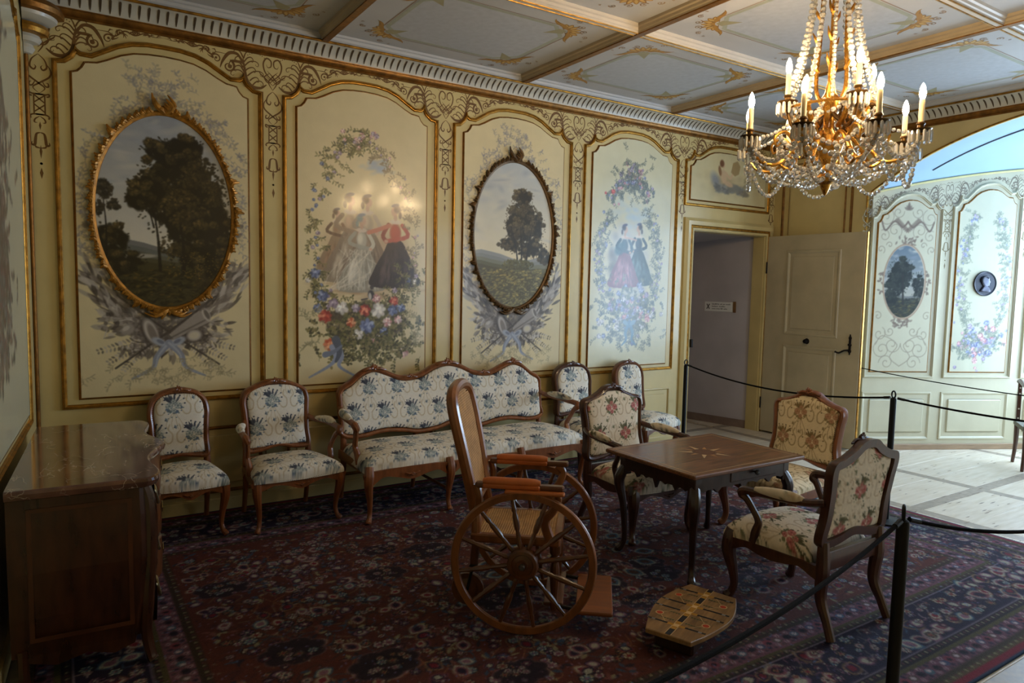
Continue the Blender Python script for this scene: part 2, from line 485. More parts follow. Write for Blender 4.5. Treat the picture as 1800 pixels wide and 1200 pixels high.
M_OUT = [(-0.003, 0.0), (-0.001, 0.012), (0.005, 0.021), (0.013, 0.022), (0.017, 0.012), (0.022, 0.011), (0.027, 0.005), (0.029, 0.0)]
M_IN = [(-0.011, 0.0), (-0.007, 0.007), (0.0, 0.0142), (0.004, 0.0138)]

def wall_panel(parent, x0, w, zb, zs, cv_fn, step, gold=GOLD, name='painted_panel', k=1.0, sh=None, inset=0.106, mbase=None):
    """one painted panel: painted field > gilt moulding, fine inner fillet"""
    sh = sh or (lambda x: 0.0)
    out = shaped(w, zb, zs, False, sh, k); wi = w - 2 * inset
    inn = [(x + inset, z) for x, z in shaped(wi, zb + 0.07, zs - 0.07, True, lambda x: sh(x + inset), k)]
    h = max(p[1] for p in inn) - zb - 0.07 + 0.01
    cv = cv_fn(wi, h)
    me = canvas_mesh(name, cv, step, inn, 0.013, (inset, zb + 0.07))
    f = link(name, me, PAINT if parent == wall_back else PAINTB, parent, (x0, 0, 0) if parent == wall_back else None)
    MB().sweep(out, M_OUT).build('moulding', gold, f)
    MB().sweep(inn, M_IN).build('inner_fillet', mbase or DGOLD, f)
    return f

# ------------------------------------------------------------------ the paintings
def rg(seed): return np.random.default_rng(seed)
FIELD = (220, 203, 158)
def flower(c, x, y, r, cols, rng, petals=7):
    base = np.array(cols[0], float)
    c.dab(x, y, r, r * 0.9, 0, base * 0.72, 0.9)
    for ring, q in ((0.62, 0.48), (0.3, 0.36)):
        for k in range(petals):
            a = 2 * PI * k / petals + rng.uniform(-0.3, 0.3)
            col = np.array(cols[rng.integers(len(cols))], float) * rng.uniform(0.85, 1.15)
            c.dab(x + r * ring * math.cos(a), y + r * ring * math.sin(a), r * q, r * q * 0.7, a, col, 0.9, 0.5)
    c.dab(x - r * 0.15, y + r * 0.2, r * 0.3, r * 0.22, 0.5, np.array(cols[-1], float) * 1.12, 0.7, 0.6)
def spray(c, x, y, ang, l, cols, rng, n=7, w=0.011, al=0.9):
    pts = []
    for k in range(n + 1):
        t = k / n; pts.append((x + l * t * math.cos(ang + 0.5 * t), y + l * t * math.sin(ang + 0.5 * t)))
    c.line(pts, 0.003, np.array(cols[0]) * 0.8, al * 0.8)
    for k, (px_, py_) in enumerate(pts[1:]):
        for sd in (-1, 1):
            c.leaf(px_, py_, rng.uniform(0.6, 1.3) * 0.03, w * rng.uniform(0.6, 1.2), ang + 0.5 * k / n + sd * rng.uniform(0.5, 1.1), cols[rng.integers(len(cols))], al)
def garland(c, cx, cy, a, b, t0, t1, n, leafc, flowc, rng, spread=0.05, fr=(0.012, 0.028), dens=0.3, al=0.85):
    for k in range(n):
        t = t0 + (t1 - t0) * (k + rng.uniform(0, 1)) / n
        x = cx + a * math.cos(t) + rng.normal(0, spread); y = cy + b * math.sin(t) + rng.normal(0, spread)
        if rng.uniform() < dens: flower(c, x, y, rng.uniform(*fr), flowc[rng.integers(len(flowc))], rng, 5)
        else: spray(c, x, y, t + PI / 2 + rng.normal(0, 0.8), rng.uniform(0.04, 0.11), leafc, rng, 4, 0.008, al)
def foliage(c, cx, cy, rx, ry, n, dark, light, rng, size=0.02, al=0.85):
    dark, light = np.array(dark, float), np.array(light, float)
    for k in range(n):
        r = math.sqrt(rng.uniform()); a = rng.uniform(0, 2 * PI)
        x, y = cx + rx * r * math.cos(a), cy + ry * r * math.sin(a)
        q = np.clip(0.40 + 0.35 * (-(x - cx) / rx * 0.5 + (y - cy) / ry * 0.7) * (k / n) + rng.normal(0, 0.17), 0, 1) * (0.35 + 0.65 * k / n)
        s_ = size * rng.uniform(0.5, 1.3) * (1.25 - 0.65 * k / n)
        c.dab(x, y, s_, s_ * rng.uniform(0.45, 0.9), rng.uniform(0, PI), dark + (light - dark) * q, al, 0.5)
def crown(c, cx, cy, rx, ry, n, dark, light, rng, size=0.02):
    """a tree crown built of many leafy clumps, lit from the upper left"""
    dark, light = np.array(dark, float), np.array(light, float)
    m = max(8, int(n / 55)); cl = []
    for k in range(m):
        r = math.sqrt(rng.uniform()) * 1.02; a = rng.uniform(0, 2 * PI); cl.append((cx + rx * r * math.cos(a), cy + ry * r * math.sin(a)))
    foliage(c, cx, cy, rx * .86, ry * .86, n // 3, dark * .8, dark, rng, size * 1.3)
    for (x, y) in sorted(cl, key=lambda q: -q[1] + rng.normal(0, ry * .3)):
        q = np.clip(.45 - .35 * (x - cx) / rx + .35 * (y - cy) / ry + rng.normal(0, .18), 0, 1)
        s_ = rng.uniform(.16, .30) * min(rx, ry * 1.0)
        foliage(c, x, y, s_ * 1.15, s_ * .8, max(14, int(n / m * .7)), dark, dark + (light - dark) * (0.35 + .65 * q), rng, size * .75)
    for k in range(n // 14):
        a = rng.uniform(0, 2 * PI); r = rng.uniform(.95, 1.18); c.dab(cx + rx * r * math.cos(a), cy + ry * r * math.sin(a), size * .45, size * .3, a, dark * 1.3, .8, .5)
def landscape(c, cx, cy, a, b, rng, var):
    """an oval picture: sky, far hills, water, tall trees, meadow"""
    t = Canvas(2 * a, 2 * b, c.res, (150, 150, 150))
    Y = np.linspace(0, 1, t.H)[:, None]; X = np.linspace(0, 1, t.W)[None, :]
    top, low = {0: ((150, 154, 160), (216, 206, 184)), 1: ((184, 188, 188), (232, 216, 178)), 2: ((92, 108, 122), (164, 160, 146))}[var]
    for k in range(3): t.a[..., k] = low[k] + (top[k] - low[k]) * np.clip((Y - 0.3) / 0.7, 0, 1) + 0 * X
    W2, H2 = 2 * a, 2 * b
    for k in range(70):
        y = rng.uniform(0.42, 0.98) * H2
        t.dab(rng.uniform(0, W2), y, rng.uniform(0.05, 0.16) * W2, rng.uniform(0.012, 0.035) * H2, rng.normal(0, 0.25),
              np.array([(214, 206, 190), (176, 178, 182), (140, 146, 158), (224, 214, 186)][rng.integers(4)]), 0.35, 0.9)
    hz = {0: 0.30, 1: 0.33, 2: 0.30}[var] * H2
    for k in range(5):
        t.poly(cr([(0, 0), (0, hz + (0.03 - 0.02 * k) * H2), (0.25 * W2, hz + (0.05 - 0.025 * k) * H2), (0.6 * W2, hz - 0.02 * k * H2), (W2, hz + (0.02 - 0.03 * k) * H2), (W2, 0)], 4),
               np.array([(138, 138, 136), (128, 130, 122), (120, 118, 96), (96, 90, 58), (82, 74, 42)][k]) * (0.78 if var != 1 else 1.06), 0.9)
    if var == 0: t.dab(0.3 * W2, 0.27 * H2, 0.16 * W2, 0.014 * H2, 0.05, (170, 164, 150), 0.9)
    g0 = {0: (36, 32, 16), 1: (104, 94, 54), 2: (34, 38, 30)}[var]
    for k in range(900):
        y = rng.uniform(0, 0.27) * H2 * (1 - 0.25 * (var == 0)); x = rng.uniform(0, W2)
        col = np.array(g0, float) * rng.uniform(0.6, 1.7) + (np.array((60, 44, 10)) if rng.uniform() < 0.12 else 0)
        t.dab(x, y, rng.uniform(0.01, 0.035), rng.uniform(0.004, 0.012), rng.normal(0.1, 0.3), col, 0.75, 0.6)
    if var == 0:
        dk, lt = (36, 31, 18), (164, 136, 76)
        for (fx, fy, rx, ry, n) in ((0.60, 0.60, 0.30, 0.26, 2600), (0.74, 0.42, 0.26, 0.30, 1900), (0.86, 0.30, 0.16, 0.3, 900), (0.52, 0.80, 0.17, 0.09, 700), (0.66, 0.84, 0.12, 0.07, 450), (0.36, 0.60, 0.13, 0.10, 500), (0.30, 0.56, 0.08, 0.06, 260), (0.10, 0.34, 0.12, 0.12, 400), (0.2, 0.24, 0.14, 0.07, 300)):
            crown(t, fx * W2, fy * H2, rx * W2, ry * H2 * .82, n, dk, lt, rng, 0.024)
        for (x, y0, x1, y1, w) in ((0.45, 0.2, 0.40, 0.56, 0.022), (0.41, 0.42, 0.34, 0.55, 0.012), (0.08, 0.25, 0.06, 0.6, 0.014), (0.40, 0.52, 0.46, 0.62, 0.012), (0.62, 0.2, 0.6, 0.45, 0.03)):
            t.line(cr([(x * W2, y0 * H2), ((x + x1) / 2 * W2 + 0.01, (y0 + y1) / 2 * H2), (x1 * W2, y1 * H2)], 5), w, (30, 25, 18), 0.9, True)
        for (fx, fy, rx, ry, n) in ((0.07, 0.60, 0.06, 0.05, 160), (0.13, 0.52, 0.05, 0.03, 90), (0.03, 0.50, 0.04, 0.04, 90)): crown(t, fx * W2, fy * H2, rx * W2, ry * H2, n, (52, 46, 34), (140, 124, 92), rng, 0.015)
        for k in range(120):
            t.dab(rng.uniform(0.5, 0.98) * W2, rng.uniform(0.16, 0.3) * H2, 0.006, 0.004, 0, (150, 120, 40), 0.6)
    elif var == 1:
        dk, lt = (64, 54, 34), (178, 156, 108)
        for (fx, fy, rx, ry, n) in ((0.60, 0.62, 0.19, 0.16, 1500), (0.52, 0.56, 0.14, 0.12, 700), (0.72, 0.56, 0.17, 0.15, 900), (0.60, 0.77, 0.13, 0.06, 500), (0.68, 0.42, 0.24, 0.08, 600), (0.44, 0.44, 0.14, 0.05, 260), (0.9, 0.36, 0.10, 0.06, 240)):
            crown(t, fx * W2, fy * H2, rx * W2 * .94, ry * H2 * 0.82, n, dk, lt, rng, 0.019)
        for dx in (-0.05, 0.0, 0.06):
            t.line(cr([((0.6 + dx) * W2, 0.31 * H2), ((0.595 + dx * 1.4) * W2, 0.42 * H2), ((0.58 + dx * 2.4) * W2, 0.56 * H2)], 5), 0.018, (44, 36, 28), 0.9, True)
        foliage(t, 0.55 * W2, 0.30 * H2, 0.2 * W2, 0.035 * H2, 300, (70, 66, 36), (166, 150, 90), rng, 0.016)
        for k in range(160): t.dab(rng.uniform(0.4, 0.95) * W2, rng.uniform(0.02, 0.25) * H2, 0.007, 0.005, 0, (176, 164, 104), 0.6)
    else:
        for (fx, fy, rx, ry, n) in ((0.42, 0.62, 0.28, 0.22, 900), (0.3, 0.5, 0.26, 0.26, 700), (0.88, 0.45, 0.18, 0.2, 420), (0.2, 0.28, 0.2, 0.12, 260)):
            crown(t, fx * W2, fy * H2, rx * W2, ry * H2 * .9, n, (28, 34, 30), (96, 100, 78), rng, 0.018)
        t.line([(0.5 * W2, 0.2 * H2), (0.46 * W2, 0.6 * H2)], 0.02, (34, 32, 28), 0.9)
    yy, xx = np.meshgrid(np.linspace(-1, 1, t.H), np.linspace(-1, 1, t.W), indexing='ij')
    m = np.clip((1.0 - np.sqrt(xx * xx + yy * yy)) / 0.012, 0, 1)[..., None]
    j0 = int((cy - b) / c.res); i0 = int((cx - a) / c.res)
    c.a[j0:j0 + t.H, i0:i0 + t.W] = c.a[j0:j0 + t.H, i0:i0 + t.W] * (1 - m) + t.a * m
def trophy(c, cx, cy, rng, warm=0.0):
    """grey-painted leaves, instruments and ribbons hung under an oval picture"""
    G = [np.array(q) * (1 - warm * np.array((0, .06, .16))) for q in ((88, 80, 74), (122, 112, 104), (160, 152, 144), (194, 186, 178), (64, 56, 52))]
    for k in range(330):         # reeds and ferns fanning up both sides of the oval
        sd = rng.choice((-1, 1)); t = rng.uniform(0, 1)
        x = cx + sd * (0.10 + 0.40 * t); y = cy + 0.10 + 0.34 * t * t + rng.normal(0, 0.06) - 0.03
        c.leaf(x, y, rng.uniform(0.06, 0.17), rng.uniform(0.008, 0.022), PI / 2 - sd * (0.25 + 0.9 * rng.uniform()), G[rng.integers(5)], 0.72)
    for k in range(420):
        a = rng.uniform(-PI, 0.3) if rng.uniform() < .75 else rng.uniform(PI - .3, PI); r = rng.uniform(0.1, 1)
        c.leaf(cx + 0.40 * r * math.cos(a), cy + 0.06 + 0.22 * r * math.sin(a), rng.uniform(0.03, 0.11), rng.uniform(0.006, 0.022), a + rng.normal(0, 0.6), G[rng.integers(5)], 0.72)
    for sd in (-1, 1):           # fern fronds
        for q in range(3):
            a0 = -.35 - .35 * q; px_, py_ = cx + sd * .12, cy - .04
            for k in range(14):
                t = k / 13; x, y = px_ + sd * .34 * t * math.cos(a0), py_ + .34 * t * math.sin(a0) * .75
                for e in (-1, 1): c.leaf(x, y, .06 * (1 - .6 * t), .008, (a0 if sd > 0 else PI - a0) + e * 1.1, G[(k + q) % 4], .8)
    foliage(c, cx, cy + 0.03, 0.27, 0.12, 560, (74, 64, 58), (176, 166, 156), rng, 0.022, 0.7)
    for sd in (-1, 1):
        c.line(cr([(cx + sd * 0.34, cy - 0.25), (cx, cy), (cx - sd * 0.32, cy + 0.26)], 4), 0.013, G[0] * 0.8, 0.9)
    c.dab(cx - 0.12, cy + 0.0, 0.06, 0.13, 0.35, G[4], 0.9); c.dab(cx - 0.115, cy + 0.005, 0.05, 0.115, 0.35, G[3], 0.95); c.dab(cx - 0.105, cy - 0.01, 0.03, 0.09, 0.35, G[1], 0.9)
    for k in range(7): c.line([(cx - 0.09 + 0.01 * k, cy - 0.11 + 0.022 * k), (cx - 0.02 + 0.006 * k, cy - 0.085 + 0.022 * k)], 0.005, G[0], 0.9)
    c.poly([(cx + 0.0, cy - 0.02), (cx + 0.035, cy - 0.055), (cx + 0.28, cy + 0.07), (cx + 0.23, cy + 0.175)], G[2], 0.9)
    c.line([(cx + .02, cy - .04), (cx + .26, cy + .09)], .012, G[0], .6)
    c.dab(cx + 0.255, cy + 0.122, 0.03, 0.064, 0.45, G[3], 0.95); c.dab(cx + 0.258, cy + 0.124, 0.018, 0.048, 0.45, G[0], 0.8)
    c.dab(cx + 0.17, cy - 0.035, 0.07, 0.058, 0.2, G[4], 0.9); c.dab(cx + 0.17, cy - 0.03, 0.062, 0.05, 0.2, G[3], 0.9); c.dab(cx + 0.17, cy - 0.03, 0.04, 0.03, 0.2, (206, 196, 168), 0.9)
    c.dab(cx - 0.26, cy + 0.02, 0.06, 0.04, 0.6, G[2], 0.9); c.dab(cx - .27, cy + .03, .03, .018, .6, G[3], .9); c.dab(cx + .02, cy - .10, .035, .06, -.3, G[3], .9); c.dab(cx + .025, cy - .105, .018, .04, -.3, G[1], .9)
    B = [(142, 146, 158), (170, 174, 184), (112, 116, 130)]
    for sd, yo in ((-1, 0), (1, 0.01)):
        c.line(cr([(cx, cy - 0.08), (cx + sd * 0.08, cy - 0.18 + yo), (cx + sd * 0.11, cy - 0.26), (cx + sd * 0.24, cy - 0.33)], 6), 0.05, B[0], 0.85, True)
        c.line(cr([(cx, cy - 0.08), (cx + sd * 0.07, cy - 0.17 + yo), (cx + sd * 0.10, cy - 0.26), (cx + sd * 0.23, cy - 0.32)], 6), 0.016, B[1], 0.9, True)
        c.dab(cx + sd * 0.065, cy - 0.07, 0.06, 0.032, sd * 0.5, B[1], 0.9); c.dab(cx + sd * 0.055, cy - 0.07, 0.032, 0.015, sd * 0.5, B[2], 0.9)
    for k in range(60):
        spray(c, cx + rng.normal(0, 0.26), cy - 0.28 + rng.normal(0, 0.04), rng.uniform(-PI, 0), 0.05, [(170, 158, 124), (150, 136, 104)], rng, 3, 0.006, 0.6)

def oval_panel(var, seed):
    def fn(w, h):
        rng = rg(seed); c = Canvas(w, h, 0.0028, FIELD); c.tint(0.012, 0.4, rng)
        cx, cy, a, b = w / 2 - 0.006, 1.305, 0.448, 0.685
        G = [(164, 156, 146), (146, 138, 136), (178, 170, 152), (136, 132, 142), (160, 150, 124)]
        for k in range(170 if var == 0 else 130):
            t = rng.uniform(-0.25 * PI, 1.25 * PI); q = 1.07 + abs(rng.normal(0, 0.10))
            x, y = cx + a * q * math.cos(t) * (1.0 if abs(math.cos(t)) > .75 else 1.05), cy + b * q * math.sin(t)
            spray(c, x, y, t + PI / 2 * rng.choice((-1, 1)) + rng.normal(0, 0.5), rng.uniform(0.05, 0.11), G, rng, 3, 0.008, 0.7)
        for k in range(26):
            spray(c, cx + rng.normal(0, 0.12), cy + b + 0.12 + rng.uniform(0, 0.15), PI / 2 + rng.normal(0, 0.8), 0.06, G, rng, 3, 0.008, 0.6)
        trophy(c, cx, cy - b - 0.17, rng, 0.25 if var == 0 else 0.0)
        for k in range(50):
            t = PI + rng.uniform(0.1, PI - 0.1); c.leaf(cx + a * 1.06 * math.cos(t), cy + b * 1.05 * math.sin(t), 0.06, 0.02, rng.uniform(0, 2 * PI), (96, 86, 78), 0.6)
        landscape(c, cx, cy, a, b, rng, var)
        c.blur(); return c
    return fn
SK = (206, 168, 140)
def lady(c, x, y, h, dress, light, hair, rng, face=1, top=None, al=0.95):
    """a small painted figure in a wide gown, y at the hem"""
    dress, light = np.array(dress, float), np.array(light, float)
    wd = h * 0.30
    body = [(x - wd, y), (x - wd * 0.92, y + h * 0.2), (x - wd * 0.5, y + h * 0.42), (x - h * 0.075, y + h * 0.56), (x + h * 0.075, y + h * 0.56), (x + wd * 0.55, y + h * 0.42), (x + wd * 0.9, y + h * 0.2), (x + wd, y + 0.01)]
    c.poly(cr(body, 4, True), dress * 0.8, al)
    for k in range(150):
        u = rng.uniform(-1, 1); y0 = y + rng.uniform(0.0, 0.3) * h; l = h * rng.uniform(0.06, 0.2)
        tx = x + u * wd * 0.85 * (1 - (y0 - y) / h / 0.75)
        m = light if rng.uniform() < 0.5 - 0.3 * u else dress * rng.uniform(0.55, 1.0)
        c.dab(tx - u * l * .17, y0 + l / 2, l * .62, h * rng.uniform(.012, .03), PI / 2 + u * .33, m, 0.42, 0.8)
    tp = np.array(top if top else dress, float)
    c.dab(x, y + h * 0.66, h * 0.085, h * 0.13, 0, tp * 0.9, al); c.dab(x - h * 0.02, y + h * 0.68, h * 0.05, h * 0.09, 0, tp * 1.15, 0.7, 0.6)
    c.dab(x, y + h * 0.79, h * 0.09, h * 0.035, 0, (222, 204, 186), 0.8)
    for sd in (-1, 1):
        c.line(cr([(x + sd * h * 0.09, y + h * 0.75), (x + sd * h * 0.16, y + h * 0.62), (x + face * h * 0.12, y + h * 0.55)], 4), h * 0.05, tp * (1.0 if sd > 0 else 0.8), 0.85)
    c.dab(x + face * h * 0.12, y + h * 0.55, h * 0.03, h * 0.025, 0, SK, 0.95)
    c.dab(x, y + h * 0.84, h * 0.028, h * 0.05, 0, np.array(SK) * 0.95, 0.95)
    c.dab(x + face * h * 0.015, y + h * 0.91, h * 0.05, h * 0.065, 0.1 * face, SK, 0.95)
    c.dab(x - face * h * 0.025, y + h * 0.94, h * 0.055, h * 0.06, 0, hair, 0.9, 0.5); c.dab(x - face * h * 0.06, y + h * 0.87, h * 0.025, h * 0.05, 0, hair, 0.8)
    c.dab(x, y + h * 0.985, h * 0.06, h * 0.025, 0.2, np.array(hair) * 0.6 + (40, 40, 60), 0.9)
LEAF = [(108, 104, 60), (86, 84, 50), (128, 118, 70), (70, 66, 44), (140, 126, 84)]
def fete_panel(w, h):
    rng = rg(21); c = Canvas(w, h, 0.0028, FIELD); c.tint(0.012, 0.4, rng)
    cx = w / 2
    for k in range(260):      # misty brown glow the figures stand in
        a = rng.uniform(0, 2 * PI); r = rng.uniform(0, 1) ** 0.6
        x, y = cx + 0.38 * r * math.cos(a), 1.04 + 0.34 * r * math.sin(a)
        c.dab(x, y, 0.10, 0.07, rng.uniform(0, PI), (176, 142, 116) if y < 1.2 else (204, 178, 148), 0.15, 0.95)
    for k in range(120): c.dab(cx + rng.normal(0, 0.22), 0.80 + rng.normal(0, 0.05), 0.08, 0.02, 0, (164, 128, 96), 0.25, 0.9)
    for k in range(40): c.dab(cx + rng.normal(0.12, 0.06), 1.80 + rng.normal(0, 0.03), 0.05, 0.025, 0.3, (150, 170, 196), 0.3, 0.9)
    lady(c, cx - 0.24, 0.93, 0.50, (140, 104, 78), (176, 140, 108), (92, 66, 48), rng, 1, al=0.55)
    lady(c, cx - 0.13, 0.84, 0.72, (168, 150, 128), (206, 190, 166), (84, 62, 50), rng, 1, (190, 160, 130), 0.75)
    lady(c, cx + 0.02, 0.86, 0.70, (150, 126, 104), (196, 176, 150), (82, 58, 48), rng, 1, (196, 176, 150), 0.75)
    lady(c, cx - 0.03, 0.76, 0.64, (196, 186, 164), (236, 230, 214), (120, 140, 140), rng, 1, (206, 200, 180))
    for k in range(26): c.line(cr([(cx - 0.03 + rng.normal(0, .1), 1.1), (cx - 0.1 + rng.normal(0, .1), 0.92), (cx - 0.2 + rng.normal(0, .12), 0.77)], 4), 0.008, (226, 216, 196), 0.35)
    lady(c, cx + 0.27, 0.80, 0.70, (66, 52, 52), (104, 84, 80), (70, 52, 54), rng, -1, (182, 84, 66))
    c.line(cr([(cx + 0.22, 1.32), (cx + 0.12, 1.28), (cx + 0.03, 1.25)], 4), 0.035, (196, 120, 96), 0.85)
    c.dab(cx + 0.27, 1.25, 0.055, 0.085, 0, (186, 82, 62), 0.8)
    c.dab(cx + 0.055, 0.73, 0.035, 0.05, 0.2, (62, 58, 62), 0.95); c.dab(cx + 0.045, 0.72, 0.016, 0.035, 0.1, (214, 206, 194), 0.9)
    c.dab(cx + 0.06, 0.795, 0.02, 0.022, 0, (70, 62, 62), 0.95); c.line([(cx + 0.02, 0.70), (cx - 0.03, 0.69)], 0.012, (70, 62, 60), 0.9)
    BLUE = [(84, 92, 128), (120, 130, 168), (160, 168, 196)]; VIO = [(146, 124, 146), (176, 156, 172), (204, 190, 196)]
    RED = [(160, 52, 44), (196, 86, 66), (222, 140, 110)]; PNK = [(196, 140, 138), (222, 184, 180), (240, 220, 212)]; WHT = [(196, 186, 176), (226, 218, 206), (246, 240, 228)]; ORG = [(186, 82, 50), (212, 124, 84), (230, 168, 124)]
    garland(c, cx, 1.12, 0.44, 0.86, 0.52 * PI, 1.12 * PI, 80, LEAF, [BLUE, BLUE, VIO], rng, 0.035, (0.012, 0.022), 0.35, 0.8)
    garland(c, cx, 1.12, 0.40, 0.90, 0.42 * PI, 0.62 * PI, 40, LEAF, [VIO, VIO, PNK], rng, 0.035, (0.014, 0.026), 0.5, 0.75)
    garland(c, cx, 1.12, 0.45, 0.82, -0.12 * PI, 0.45 * PI, 60, [(128, 112, 84), (150, 134, 104)], [VIO, PNK], rng, 0.03, (0.008, 0.016), 0.22, 0.7)
    garland(c, cx, 1.00, 0.43, 0.50, 1.05 * PI, 1.95 * PI, 150, LEAF, [BLUE, WHT, VIO], rng, 0.05, (0.016, 0.03), 0.18, 0.9)
    foliage(c, cx + 0.02, 0.50, 0.34, 0.17, 700, (60, 50, 40), (128, 110, 78), rng, 0.03, 0.6)
    for k in range(150): spray(c, cx + rng.normal(0, 0.22), 0.46 + rng.normal(0, 0.10), rng.uniform(0, 2 * PI), rng.uniform(0.05, 0.12), LEAF, rng, 4, 0.014, 0.9)
    for (x, y, r, cl) in ((-0.34, 0.55, .06, RED), (-0.30, 0.32, .058, ORG), (0.0, 0.60, .055, RED), (0.12, 0.60, .07, WHT), (-0.20, 0.62, .06, WHT), (-0.27, 0.66, .045, VIO), (0.26, 0.68, .045, RED), (0.02, 0.47, .07, BLUE), (-0.08, 0.62, .04, VIO), (0.2, 0.5, .045, PNK), (0.25, 0.60, .05, BLUE), (0.33, 0.62, .04, BLUE), (-0.12, 0.5, .045, ORG), (0.35, 0.24, .055, PNK), (0.1, 0.36, .045, PNK), (-0.36, 0.72, .05, BLUE), (0.30, 0.52, .04, PNK), (-0.4, 0.62, .04, BLUE), (-0.06, 0.40, .05, WHT), (0.17, 0.42, .04, BLUE), (-0.42, 0.9, .045, BLUE), (0.1, 0.70, .04, PNK)):
        flower(c, cx + x, y, r, cl, rng, 8)
    for k in range(60): spray(c, cx + rng.normal(0.08, 0.26), 0.30 + rng.normal(0, 0.07), rng.uniform(-PI, 0), rng.uniform(0.06, 0.14), LEAF, rng, 5, 0.012, 0.85)
    for k in range(18): spray(c, cx + rng.choice((-1, 1)) * rng.uniform(0.36, 0.5), rng.uniform(0.2, 0.6), rng.uniform(-PI, PI), 0.09, [(150, 140, 104)], rng, 4, 0.008, 0.7)
    R0 = np.array((120, 126, 142))
    for (pts, ww, q) in ((((-0.28, 0.30), (-0.25, 0.22), (-0.30, 0.15), (-0.47, 0.06)), .05, 1.25), (((-0.24, 0.34), (-0.20, 0.22), (-0.22, 0.14), (-0.08, 0.05)), .05, 1.2), (((-0.25, 0.36), (-0.22, 0.26), (-0.25, 0.18)), .07, 0.75), (((-0.34, 0.24), (-0.27, 0.26), (-0.2, 0.31)), .05, 1.0)):
        c.line(cr([(cx + a, b) for a, b in pts], 6), ww, np.clip(R0 * q, 0, 255), 0.9, True)
    c.blur(); return c
def ladies_panel(w, h):
    rng = rg(33); c = Canvas(w, h, 0.0034, (212, 206, 172)); c.tint(0.012, 0.4, rng); cx = w / 2
    for k in range(260):
        a = rng.uniform(0, 2 * PI); r = rng.uniform(0, 1) ** 0.6
        c.dab(cx - 0.02 + 0.30 * r * math.cos(a), 1.12 + 0.42 * r * math.sin(a), 0.09, 0.08, 0, (172, 168, 168) if rng.uniform() < .6 else (192, 196, 200), 0.16, 0.95)
    for k in range(60): c.dab(cx + rng.normal(0, 0.13), 1.60 + rng.normal(0, 0.07), 0.06, 0.04, 0, (176, 194, 208), 0.3, 0.9)
    for k in range(40): c.dab(cx - 0.26 + rng.normal(0, 0.03), 1.02 + rng.normal(0, 0.12), 0.05, 0.06, 0, (96, 92, 88), 0.22, 0.9)
    lady(c, cx + 0.10, 0.86, 0.66, (72, 96, 98), (126, 150, 150), (58, 52, 56), rng, -1, (60, 76, 84))
    lady(c, cx - 0.10, 0.84, 0.66, (166, 106, 120), (220, 168, 176), (60, 56, 62), rng, 1, (56, 82, 90))
    c.dab(cx - 0.16, 1.24, 0.10, 0.07, 0.6, (50, 88, 96), 0.8); c.line([(cx - 0.1, 1.36), (cx + 0.06, 1.34)], 0.02, (206, 170, 150), 0.9)
    LB = [(98, 106, 98), (120, 124, 108), (84, 96, 96), (140, 140, 120)]
    BLU = [(112, 122, 156), (142, 152, 182), (180, 186, 206)]; VIO = [(136, 118, 150), (166, 150, 178), (200, 190, 206)]; PNK = [(196, 132, 136), (214, 168, 170), (230, 204, 202)]; RED = [(190, 64, 60), (210, 100, 92), (226, 150, 138)]
    garland(c, cx, 1.25, 0.40, 0.72, 0.25 * PI, 0.78 * PI, 110, LB, [VIO, PNK, BLU], rng, 0.045, (0.014, 0.026), 0.35, 0.8)
    for k in range(36): flower(c, cx + rng.normal(0.0, 0.09), 1.98 + rng.normal(0, 0.075), rng.uniform(0.016, 0.03), [VIO, PNK, BLU][rng.integers(3)], rng, 5)
    for k in range(60): spray(c, cx + rng.normal(0, 0.12), 1.99 + rng.normal(0, 0.11), rng.uniform(0, 2 * PI), 0.08, LB, rng, 4, 0.008, 0.75)
    flower(c, cx - 0.28, 1.82, 0.03, RED, rng); flower(c, cx - 0.38, 1.80, 0.018, RED, rng)
    garland(c, cx - 0.02, 1.10, 0.42, 0.66, 0.72 * PI, 1.2 * PI, 110, LB, [VIO, BLU], rng, 0.035, (0.010, 0.022), 0.3, 0.75)
    garland(c, cx - 0.02, 1.10, 0.42, 0.66, -0.2 * PI, 0.28 * PI, 110, LB, [VIO, BLU], rng, 0.035, (0.010, 0.02), 0.3, 0.75)
    for k in range(230):
        x, y = cx + rng.normal(0, 0.18), 0.60 + rng.normal(0, 0.12)
        if rng.uniform() < 0.55: spray(c, x, y, rng.uniform(0, 2 * PI), rng.uniform(0.05, 0.1), LB, rng, 4, 0.012, 0.85)
        else: flower(c, x, y, rng.uniform(0.02, 0.045), [VIO, BLU, BLU, PNK, [(170, 166, 166), (206, 202, 200), (228, 224, 220)]][rng.integers(5)], rng, 6)
    for k in range(70): spray(c, cx + rng.normal(0, 0.22), 0.36 + rng.normal(0, 0.06), rng.uniform(-PI, 0), 0.1, LB, rng, 4, 0.009, 0.7)
    for sd in (-1, 1):
        c.line(cr([(cx, 0.46), (cx + sd * 0.05, 0.36), (cx + sd * 0.04, 0.28), (cx + sd * 0.10, 0.22)], 5), 0.05, (96, 130, 150), 0.85, True); c.dab(cx + sd * .05, 0.46, .05, .03, sd * .4, (130, 160, 176), .9)
    c.blur(); return c
